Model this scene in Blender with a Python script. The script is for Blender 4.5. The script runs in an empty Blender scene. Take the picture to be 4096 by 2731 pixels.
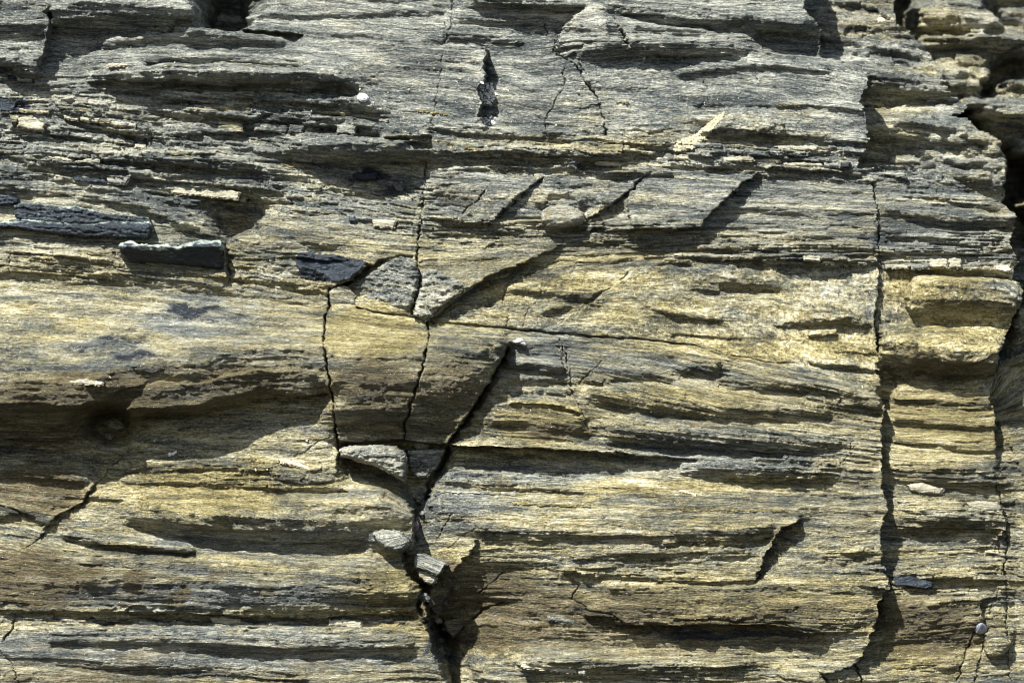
import bpy, math
import numpy as np
from mathutils import Vector

# ---------------------------------------------------------------- camera, sky, sun, exposure
# 1 unit = 1 m; the rock face is authored in millimetres: x to the right, y down, h towards the viewer
sc = bpy.context.scene
C = sc.collection
FOC = 10.0
cd = bpy.data.cameras.new('camera')
cam = bpy.data.objects.new('camera', cd)
C.objects.link(cam)
cam.location = (1.176, -FOC, 0.7835)
cam.rotation_euler = (math.radians(90), 0, 0)
cd.lens = 36 * FOC / 2.352
cd.clip_end = 200
cd.dof.use_dof = True
cd.dof.focus_distance = FOC - 0.02
cd.dof.aperture_fstop = 1.6
sc.camera = cam
sc.cycles.filter_width = 1.1

SUN = Vector((-0.36, -0.68, 0.80)).normalized()
elev = math.asin(SUN.z)
azim = math.atan2(SUN.x, SUN.y)
w = bpy.data.worlds.new('World')
sc.world = w
w.use_nodes = True
nt = w.node_tree
bg = nt.nodes['Background']
sky = nt.nodes.new('ShaderNodeTexSky')
sky.sky_type = 'NISHITA'
sky.sun_disc = False
sky.sun_elevation = elev
sky.sun_rotation = azim
nt.links.new(sky.outputs[0], bg.inputs[0])
bg.inputs[1].default_value = 0.075
sl = bpy.data.lights.new('sun', 'SUN')
sl.energy = 4.9
sl.angle = math.radians(0.5)
sl.color = (1.0, 0.985, 0.94)
so = bpy.data.objects.new('sun', sl)
C.objects.link(so)
so.rotation_euler = SUN.to_track_quat('Z', 'Y').to_euler()
sc.view_settings.view_transform = 'Standard'
sc.view_settings.look = 'None'
sc.view_settings.exposure = 1.25
sc.view_settings.gamma = 1.0

# ---------------------------------------------------------------- helpers
F = np.float32
STEP = 1.6
rng = np.random.RandomState(7)
PERM = rng.randint(0, 2**31, 4096).astype(np.int64)
GA = (rng.rand(4096) * 2 * np.pi)
GX = np.cos(GA).astype(F); GY = np.sin(GA).astype(F)
RND = rng.rand(4096).astype(F)

def h2(i, j, seed):
    return (PERM[(i + PERM[(j + seed * 131) & 4095]) & 4095]) & 4095

def perlin(x, y, seed=0):
    xi = np.floor(x).astype(np.int64); yi = np.floor(y).astype(np.int64)
    fx = (x - xi).astype(F); fy = (y - yi).astype(F)
    u = fx * fx * fx * (fx * (fx * 6 - 15) + 10); v = fy * fy * fy * (fy * (fy * 6 - 15) + 10)
    def g(a, b):
        k = h2(xi + a, yi + b, seed)
        return GX[k] * (fx - a) + GY[k] * (fy - b)
    n0 = g(0, 0); n1 = g(1, 0); n2 = g(0, 1); n3 = g(1, 1)
    a = n0 + u * (n1 - n0); b = n2 + u * (n3 - n2)
    return (a + v * (b - a)) * F(1.5)

def fbm(x, y, seed, octv=3, gain=0.5):
    r = 0; a = 1.0
    for o in range(octv):
        r = r + a * perlin(x * 2**o, y * 2**o, seed + o * 17); a *= gain
    return r

def sstep(a, b, x):
    t = np.clip((x - a) / (b - a), 0, 1)
    return t * t * (3 - 2 * t)

def poly(s):
    return [tuple(float(v) for v in p.split(',')) for p in s.replace('\n', ' ').split()]

def inside(P, X, Y):
    """polygon test for arrays X, Y of the same shape"""
    r = np.zeros(X.shape, bool)
    xs = [p[0] for p in P]; ys = [p[1] for p in P]
    m = (X >= min(xs)) & (X <= max(xs)) & (Y >= min(ys)) & (Y <= max(ys))
    x = X[m]; y = Y[m]; c = np.zeros(x.shape, bool)
    n = len(P)
    for i in range(n):
        x0, y0 = P[i][:2]; x1, y1 = P[(i + 1) % n][:2]
        if y0 == y1: continue
        t = (y0 > y) != (y1 > y)
        c ^= t & (x < (x1 - x0) * (y - y0) / (y1 - y0) + x0)
    r[m] = c
    return r

def dist_line(P, X, Y, pad, closed=False):
    """distance to a polyline, inf beyond pad; second result: parameter 0..1 along it"""
    D = np.full(X.shape, 1e9, F); T = np.zeros(X.shape, F)
    n = len(P); L = n if closed else n - 1
    for i in range(L):
        x0, y0 = P[i][:2]; x1, y1 = P[(i + 1) % n][:2]
        m = (X > min(x0, x1) - pad) & (X < max(x0, x1) + pad) & (Y > min(y0, y1) - pad) & (Y < max(y0, y1) + pad)
        if not m.any(): continue
        dx = x1 - x0; dy = y1 - y0; q = dx * dx + dy * dy + 1e-9
        t = np.clip(((X[m] - x0) * dx + (Y[m] - y0) * dy) / q, 0, 1)
        d = np.hypot(X[m] - x0 - t * dx, Y[m] - y0 - t * dy)
        o = D[m]; k = d < o
        o[k] = d[k]; D[m] = o
        tt = T[m]; tt[k] = (i + t[k]) / L; T[m] = tt
    return D, T

def resample(P, st=1.0):
    P = np.array(P, float); out = []
    for a, b in zip(P[:-1], P[1:]):
        n = max(2, int(np.hypot(*(b[:2] - a[:2])) / st) + 1)
        t = np.linspace(0, 1, n, endpoint=False)[:, None]
        out.append(a + (b - a) * t)
    out.append(P[-1:])
    return np.vstack(out)

def cells(x, y, seed, tilt=1.0):
    """angular facets: every cell is a small plane with its own level and tilt, broken off at its borders"""
    xi = np.floor(x).astype(np.int64); yi = np.floor(y).astype(np.int64)
    best = np.full(x.shape, 9e9, F); val = np.zeros(x.shape, F)
    for dj in (-1, 0, 1):
        for di in (-1, 0, 1):
            k = h2(xi + di, yi + dj, seed); k2 = (k * 7 + 13) & 4095; k3 = (k * 5 + 101) & 4095
            ex = (x - xi - di - RND[k]).astype(F); ey = (y - yi - dj - RND[k2]).astype(F)
            d = np.abs(ex) * .8 + np.abs(ey) + .25 * (ex * ex + ey * ey); m = d < best
            best = np.where(m, d, best)
            val = np.where(m, (RND[k3] - .5) + tilt * (GX[k] * ex + GY[k] * ey), val)
    return val

class Field:
    """a relief solved from profile lines: heights are fixed on the lines and relax smoothly between them"""
    def __init__(s, x0, y0, x1, y1, step):
        s.x0, s.y0, s.step = x0, y0, step
        s.nx = int((x1 - x0) / step) // 16 * 16 + 1; s.ny = int((y1 - y0) / step) // 16 * 16 + 1
        s.sv = np.zeros((s.ny, s.nx), np.float64); s.sw = np.zeros((s.ny, s.nx), np.float64)
        s.X, s.Y = np.meshgrid((x0 + np.arange(s.nx) * step).astype(F), (y0 + np.arange(s.ny) * step).astype(F))
    def put(s, x, y, h):
        i = np.rint((np.asarray(x) - s.x0) / s.step).astype(int); j = np.rint((np.asarray(y) - s.y0) / s.step).astype(int)
        m = (i >= 0) & (j >= 0) & (i < s.nx) & (j < s.ny)
        np.add.at(s.sv, (j[m], i[m]), np.asarray(h)[m]); np.add.at(s.sw, (j[m], i[m]), 1.0)
    def line(s, P):
        Q = resample(P, s.step * .5); s.put(Q[:, 0], Q[:, 1], Q[:, 2])
    def ledge(s, P):
        """x, y, crest height, drop length, foot height"""
        Q = resample(P, s.step * .5)
        q0 = P[0][1] * .37
        big = (Q[:, 3] > 22) & (Q[:, 3] < 90)
        Q[:, 2] += np.where(big, np.where((Q[:, 1] > 840) & (Q[:, 0] < 2025), -.08, .28) * (Q[:, 2] - Q[:, 4]), 0)
        n1 = perlin(Q[:, 0] / 38, Q[:, 0] * 0 + q0, 5) + .5 * perlin(Q[:, 0] / 13, Q[:, 0] * 0 + q0, 6)
        n2 = perlin(Q[:, 0] / 45, Q[:, 0] * 0 + q0 + 9, 7) + .6 * perlin(Q[:, 0] / 15, Q[:, 0] * 0 + q0, 8)
        up = np.minimum(Q[:, 3], 40) * .22 * n2
        rise = Q[:, 2] - Q[:, 4]; wob = np.clip(rise, -44, 44) * .22 * n1
        s.put(Q[:, 0], Q[:, 1] + up * .6, Q[:, 2] + wob)
        s.put(Q[:, 0], Q[:, 1] + np.maximum(Q[:, 3] - up, s.step * 1.5), Q[:, 4])
        m = Q[:, 3] > 11                             # the brow is rounded: shallow above, steep below
        if m.any():
            R = Q[m]; c = R[:, 2] + wob[m]
            s.put(R[:, 0], R[:, 1] + R[:, 3] * .38, R[:, 4] + (c - R[:, 4]) * .82)
            s.put(R[:, 0], R[:, 1] - np.minimum(R[:, 3] * .35, 14), c - (c - R[:, 4]) * .10)
    def step2(s, P):
        """x, y, height on the side of n=(dy,-dx), height on the other side"""
        Q = resample(P, s.step * .5)
        d = np.gradient(Q[:, :2], axis=0); d /= np.hypot(d[:, 0], d[:, 1])[:, None] + 1e-9
        n = np.stack([d[:, 1], -d[:, 0]], 1) * s.step * 0.9
        s.put(Q[:, 0] + n[:, 0], Q[:, 1] + n[:, 1], Q[:, 2]); s.put(Q[:, 0] - n[:, 0], Q[:, 1] - n[:, 1], Q[:, 3])
    def pit(s, P, h):
        m = inside(P, s.X, s.Y); s.sv[m] = h; s.sw[m] = 1
    def solve(s):
        lv = [(s.sv, s.sw)]
        while min(lv[-1][0].shape) > 12:
            v, q = lv[-1]
            py = v.shape[0] % 2; px = v.shape[1] % 2
            v = np.pad(v, ((0, py), (0, px))); q = np.pad(q, ((0, py), (0, px)))
            f = lambda a: a[::2, ::2] + a[1::2, ::2] + a[::2, 1::2] + a[1::2, 1::2]
            lv.append((f(v), f(q)))
        u = None
        for k, (v, q) in enumerate(reversed(lv)):
            m = q > 0; c = np.where(m, v / np.maximum(q, 1e-9), 0).astype(F)
            if u is None: u = np.full(v.shape, c[m].mean(), F)
            else:
                u = np.repeat(np.repeat(u, 2, 0), 2, 1)[:v.shape[0], :v.shape[1]]
                u = np.pad(u, ((0, v.shape[0] - u.shape[0]), (0, v.shape[1] - u.shape[1])), 'edge')
            u = np.where(m, c, u)
            for it in range(160 if v.size < 6e4 else (70 if v.size < 5e5 else 36)):
                p = np.pad(u, 1, 'edge')
                u = np.where(m, c, (p[:-2, 1:-1] + p[2:, 1:-1] + p[1:-1, :-2] + p[1:-1, 2:]) * F(.25))
        return u

def blur(a, n):
    for _ in range(n):
        p = np.pad(a, 1, 'edge')
        a = (p[:-2, 1:-1] + 2 * p[1:-1, 1:-1] + p[2:, 1:-1]) * F(.25)
        p = np.pad(a, 1, 'edge')
        a = (p[1:-1, :-2] + 2 * p[1:-1, 1:-1] + p[1:-1, 2:]) * F(.25)
    return a

def sample(a, fi, fj):
    i = np.clip(np.floor(fi).astype(int), 0, a.shape[1] - 2); j = np.clip(np.floor(fj).astype(int), 0, a.shape[0] - 2)
    u = np.clip(fi - i, 0, 1).astype(F); v = np.clip(fj - j, 0, 1).astype(F)
    return (a[j, i] * (1 - u) + a[j, i + 1] * u) * (1 - v) + (a[j + 1, i] * (1 - u) + a[j + 1, i + 1] * u) * v

def tag(o, label=None, cat=None, group=None, kind=None):
    if label: o['label'] = label
    if cat: o['category'] = cat
    if group: o['group'] = group
    if kind: o['kind'] = kind
    return o

def mesh_from(name, V, Q, mat, attrs=None, smooth=True, origin=None, parent=None):
    """V: n x 3 in metres, Q: m x 4 quads; attrs: name -> array of n floats or n x 4"""
    if origin is None:
        origin = V.mean(0)
    V = V - origin
    me = bpy.data.meshes.new(name)
    n = len(V); m = len(Q)
    me.vertices.add(n); me.vertices.foreach_set('co', V.astype(F).ravel())
    me.loops.add(m * 4); me.loops.foreach_set('vertex_index', Q.astype(np.int32).ravel())
    me.polygons.add(m); me.polygons.foreach_set('loop_start', np.arange(0, m * 4, 4, dtype=np.int32))
    me.polygons.foreach_set('use_smooth', np.full(m, smooth, bool))
    me.update(calc_edges=True)
    me.validate()
    for k, a in (attrs or {}).items():
        if a.ndim == 1:
            at = me.attributes.new(k, 'FLOAT', 'POINT'); at.data.foreach_set('value', a.astype(F))
        else:
            at = me.attributes.new(k, 'FLOAT_COLOR', 'POINT'); at.data.foreach_set('color', a.astype(F).ravel())
    me.materials.append(mat)
    o = bpy.data.objects.new(name, me); C.objects.link(o)
    o.location = Vector([float(v) for v in origin])
    if parent: o.parent = parent
    return o

def relief_mesh(name, mask, X, Y, H, S, M, mat, back=140, Wn=None):
    """faces = boolean array (ny-1, nx-1); a front of relief and side walls running back into the rock"""
    ny, nx = H.shape
    jj, ii = np.nonzero(mask)
    a = jj * nx + ii
    Q = np.stack([a, a + nx, a + nx + 1, a + 1], 1)
    used = np.unique(Q)
    idx = np.full(ny * nx, -1, np.int64); idx[used] = np.arange(len(used))
    hx = H.ravel()[used]
    V = np.stack([X.ravel()[used] / 1000, -hx / 1000, (1567 - Y.ravel()[used]) / 1000], 1)
    Qs = [idx[Q]]; Vs = [V]
    if Wn is None: Wn = np.zeros(H.shape, F)
    Ws = [Wn.ravel()[used]]
    Ss = [S.ravel()[used]]; Ms = [M.reshape(-1, 4)[used]]
    p = np.pad(mask, 1)
    E = []
    t = mask & ~p[:-2, 1:-1]; j, i = np.nonzero(t); E.append(np.stack([j * nx + i, j * nx + i + 1], 1))
    t = mask & ~p[2:, 1:-1]; j, i = np.nonzero(t); E.append(np.stack([(j + 1) * nx + i + 1, (j + 1) * nx + i], 1))
    t = mask & ~p[1:-1, :-2]; j, i = np.nonzero(t); E.append(np.stack([(j + 1) * nx + i, j * nx + i], 1))
    t = mask & ~p[1:-1, 2:]; j, i = np.nonzero(t); E.append(np.stack([j * nx + i + 1, (j + 1) * nx + i + 1], 1))
    E = np.vstack(E)
    bv = np.unique(E); bi = np.full(ny * nx, -1, np.int64); bi[bv] = np.arange(len(bv))
    n0 = len(used); nb = len(bv)
    hb = H.ravel()[bv]
    x = X.ravel()[bv] / 1000; z = (1567 - Y.ravel()[bv]) / 1000
    rows = 4
    for r in range(rows):
        hr = hb * (1 - r / (rows - 1)) + (hx.min() - back) * (r / (rows - 1)) 
        Vs.append(np.stack([x, -hr / 1000, z], 1))
        Ws.append(Wn.ravel()[bv]); Ss.append(S.ravel()[bv]); Ms.append(M.reshape(-1, 4)[bv])
        if r:
            a = n0 + (r - 1) * nb; b = n0 + r * nb
            Qs.append(np.stack([a + bi[E[:, 0]], a + bi[E[:, 1]], b + bi[E[:, 1]], b + bi[E[:, 0]]], 1))
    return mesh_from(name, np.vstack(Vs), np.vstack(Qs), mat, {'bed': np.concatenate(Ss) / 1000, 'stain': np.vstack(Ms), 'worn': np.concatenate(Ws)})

# ---------------------------------------------------------------- materials
def rock_material(name, tone=(1, 1, 1), wet=0.0, streak=1.0, bump=1.0):
    m = bpy.data.materials.new(name); m.use_nodes = True
    T = m.node_tree; N = T.nodes; L = T.links
    for n in list(N): N.remove(n)
    out = N.new('ShaderNodeOutputMaterial'); B = N.new('ShaderNodeBsdfPrincipled')
    L.new(B.outputs[0], out.inputs[0])
    geo = N.new('ShaderNodeNewGeometry'); sep = N.new('ShaderNodeSeparateXYZ')
    L.new(geo.outputs['Position'], sep.inputs[0])
    bed = N.new('ShaderNodeAttribute'); bed.attribute_name = 'bed'
    st = N.new('ShaderNodeAttribute'); st.attribute_name = 'stain'  # stone colours, plus painted crest highlights and top glints in pale
    ss = N.new('ShaderNodeSeparateColor'); L.new(st.outputs['Color'], ss.inputs[0])
    def vec(kx, ks, kz):
        c = N.new('ShaderNodeCombineXYZ')
        for a, k, src in ((0, kx, sep.outputs['X']), (1, ks, bed.outputs['Fac']), (2, kz, sep.outputs['Y'])):
            q = N.new('ShaderNodeMath'); q.operation = 'MULTIPLY'; q.inputs[1].default_value = k
            L.new(src, q.inputs[0]); L.new(q.outputs[0], c.inputs[a])
        return c.outputs[0]
    def noise(v, detail=6, rough=.6, dist=0.0, typ=None):
        n = N.new('ShaderNodeTexNoise'); n.inputs['Scale'].default_value = 1.0
        n.inputs['Detail'].default_value = detail; n.inputs['Roughness'].default_value = rough
        n.inputs['Distortion'].default_value = dist
        L.new(v, n.inputs['Vector']); return n.outputs['Fac']
    def mth(op, a, b=None, c=None, clamp=False):
        q = N.new('ShaderNodeMath'); q.operation = op; q.use_clamp = clamp
        for k, v in enumerate((a, b, c)):
            if v is None: continue
            if isinstance(v, (int, float)): q.inputs[k].default_value = v
            else: L.new(v, q.inputs[k])
        return q.outputs[0]
    def ramp(f, pts):
        r = N.new('ShaderNodeValToRGB'); e = r.color_ramp.elements
        while len(e) < len(pts): e.new(0.5)
        for k, (p, c) in enumerate(pts):
            e[k].position = p; e[k].color = tuple(c[i] * tone[i] for i in range(3)) + (1,)
        L.new(f, r.inputs[0]); return r.outputs[0]
    def rng_(f, a, b, c=0.0, d=1.0):
        r = N.new('ShaderNodeMapRange'); r.inputs[1].default_value = a; r.inputs[2].default_value = b
        r.inputs[3].default_value = c; r.inputs[4].default_value = d; L.new(f, r.inputs[0]); return r.outputs[0]
    def mix(f, a, b, mode='MIX'):
        x = N.new('ShaderNodeMix'); x.data_type = 'RGBA'; x.blend_type = mode
        if isinstance(f, (int, float)): x.inputs[0].default_value = f
        else: L.new(f, x.inputs[0])
        for k, v in ((6, a), (7, b)):
            if isinstance(v, tuple): x.inputs[k].default_value = v + (1,)
            else: L.new(v, x.inputs[k])
        return x.outputs[2]
    n1 = noise(vec(9, 90, 60), 7, .66, .4)          # laminae about a centimetre thick
    n2 = noise(vec(45, 420, 300), 5, .7, .5)        # hair-fine streaks
    n3 = noise(vec(3.2, 14, 8), 4, .6, .8)          # broad patches
    n4 = noise(vec(160, 260, 260), 4, .7)           # grit
    n5 = noise(vec(22, 60, 60), 5, .7, 1.0)         # blotches
    n6 = noise(vec(4.2, 34, 12), 4, .6, .5)         # whole beds lighter or darker than their neighbours
    k = .715
    wn = N.new('ShaderNodeAttribute'); wn.attribute_name = 'worn'
    soft = mth('SUBTRACT', 1.0, mth('MULTIPLY', wn.outputs['Fac'], .22))
    for nn, wt in ((n1, .50 * streak), (n2, .58 * streak), (n3, .26), (n6, .36), (n4, .38)):
        k = mth('MULTIPLY_ADD', mth('MULTIPLY', mth('SUBTRACT', nn, .5), soft), wt, k)
    grey = ramp(k, ((.54, (.012, .015, .017)), (.635, (.054, .066, .064)), (.705, (.152, .160, .140)), (.78, (.31, .312, .262)), (.865, (.56, .56, .47))))
    och = ramp(k, ((.54, (.018, .017, .009)), (.635, (.080, .068, .028)), (.705, (.215, .180, .070)), (.78, (.41, .350, .170)), (.865, (.64, .61, .45))))
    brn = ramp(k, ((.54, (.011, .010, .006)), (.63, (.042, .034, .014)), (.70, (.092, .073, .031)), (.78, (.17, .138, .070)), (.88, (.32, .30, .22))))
    drk = ramp(k, ((.54, (.002, .003, .005)), (.66, (.006, .009, .014)), (.78, (.014, .020, .028)), (.92, (.20, .22, .23))))
    pal = ramp(k, ((.52, (.08, .08, .06)), (.64, (.27, .265, .21)), (.76, (.50, .49, .40)), (.88, (.74, .72, .62))))
    mo = mth('MULTIPLY', ss.outputs[0], 1.0)
    mo = rng_(mth('ADD', mth('ADD', mth('MULTIPLY', mth('SUBTRACT', n5, .5), 1.0), mth('MULTIPLY', mth('SUBTRACT', n6, .5), 1.3)), mo), .20, .80)
    c = mix(mo, grey, och)
    mp = rng_(mth('ADD', mth('MULTIPLY', mth('SUBTRACT', n5, .5), -1.0), st.outputs['Alpha']), .35, .7)
    c = mix(mp, c, pal)
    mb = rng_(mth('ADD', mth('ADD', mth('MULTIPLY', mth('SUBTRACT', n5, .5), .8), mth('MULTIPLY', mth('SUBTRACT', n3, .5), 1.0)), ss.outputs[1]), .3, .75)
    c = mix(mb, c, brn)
    md = rng_(mth('ADD', mth('ADD', mth('MULTIPLY', mth('SUBTRACT', n1, .5), .7), mth('MULTIPLY', mth('SUBTRACT', n5, .5), .8)), ss.outputs[2]), .36, .52)
    c = mix(md, c, drk)
    # rusty and mossy specks
    sp = rng_(noise(vec(60, 150, 120), 3, .6, .3), .62, .72)
    c = mix(mth('MULTIPLY', sp, .35 - .3 * wet), c, (.30 * tone[0], .21 * tone[1], .06 * tone[2]))
    vo = N.new('ShaderNodeTexVoronoi'); L.new(vec(130, 130, 130), vo.inputs['Vector']); vo.inputs['Scale'].default_value = 1
    w1 = mth('MULTIPLY', mth('LESS_THAN', vo.outputs['Distance'], .13), mth('GREATER_THAN', n5, .54))
    c = mix(mth('MULTIPLY', w1, .8 - .7 * wet), c, (.70, .69, .62))
    L.new(c, B.inputs['Base Color'])
    r = rng_(n4, .3, .7, .62 - wet * .22, .40 - wet * .06)
    L.new(r, B.inputs['Roughness'])
    B.inputs['Specular IOR Level'].default_value = .45 - wet * .12
    h = mth('ADD', mth('MULTIPLY', n2, .8), mth('ADD', mth('MULTIPLY', n4, .55), mth('MULTIPLY', n1, 1.3)))
    bp = N.new('ShaderNodeBump'); bp.inputs['Strength'].default_value = 1.0
    bp.inputs['Distance'].default_value = .0085 * bump
    L.new(h, bp.inputs['Height']); L.new(bp.outputs[0], B.inputs['Normal'])
    return m

ROCK = rock_material('bedded_rock')
DARK = rock_material('dark_wet_slate', tone=(.9, 1.02, 1.05), wet=1, bump=.3, streak=.5)
PALE = rock_material('pale_quartz_vein', tone=(1.05, 1.0, .9), streak=.7, bump=.8)

def plain_material(name, c1, c2, scale=60, rough=.5):
    m = bpy.data.materials.new(name); m.use_nodes = True
    N = m.node_tree.nodes; L = m.node_tree.links; B = N['Principled BSDF']
    t = N.new('ShaderNodeTexCoord'); n = N.new('ShaderNodeTexNoise'); n.inputs['Scale'].default_value = scale
    n.inputs['Detail'].default_value = 5
    L.new(t.outputs['Object'], n.inputs['Vector'])
    r = N.new('ShaderNodeValToRGB'); r.color_ramp.elements[0].position = .35; r.color_ramp.elements[1].position = .65
    r.color_ramp.elements[0].color = c1 + (1,); r.color_ramp.elements[1].color = c2 + (1,)
    L.new(n.outputs['Fac'], r.inputs[0]); L.new(r.outputs[0], B.inputs['Base Color'])
    B.inputs['Roughness'].default_value = rough
    b = N.new('ShaderNodeBump'); b.inputs['Distance'].default_value = .001; b.inputs['Strength'].default_value = .6
    L.new(n.outputs['Fac'], b.inputs['Height']); L.new(b.outputs[0], B.inputs['Normal'])
    return m

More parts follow.
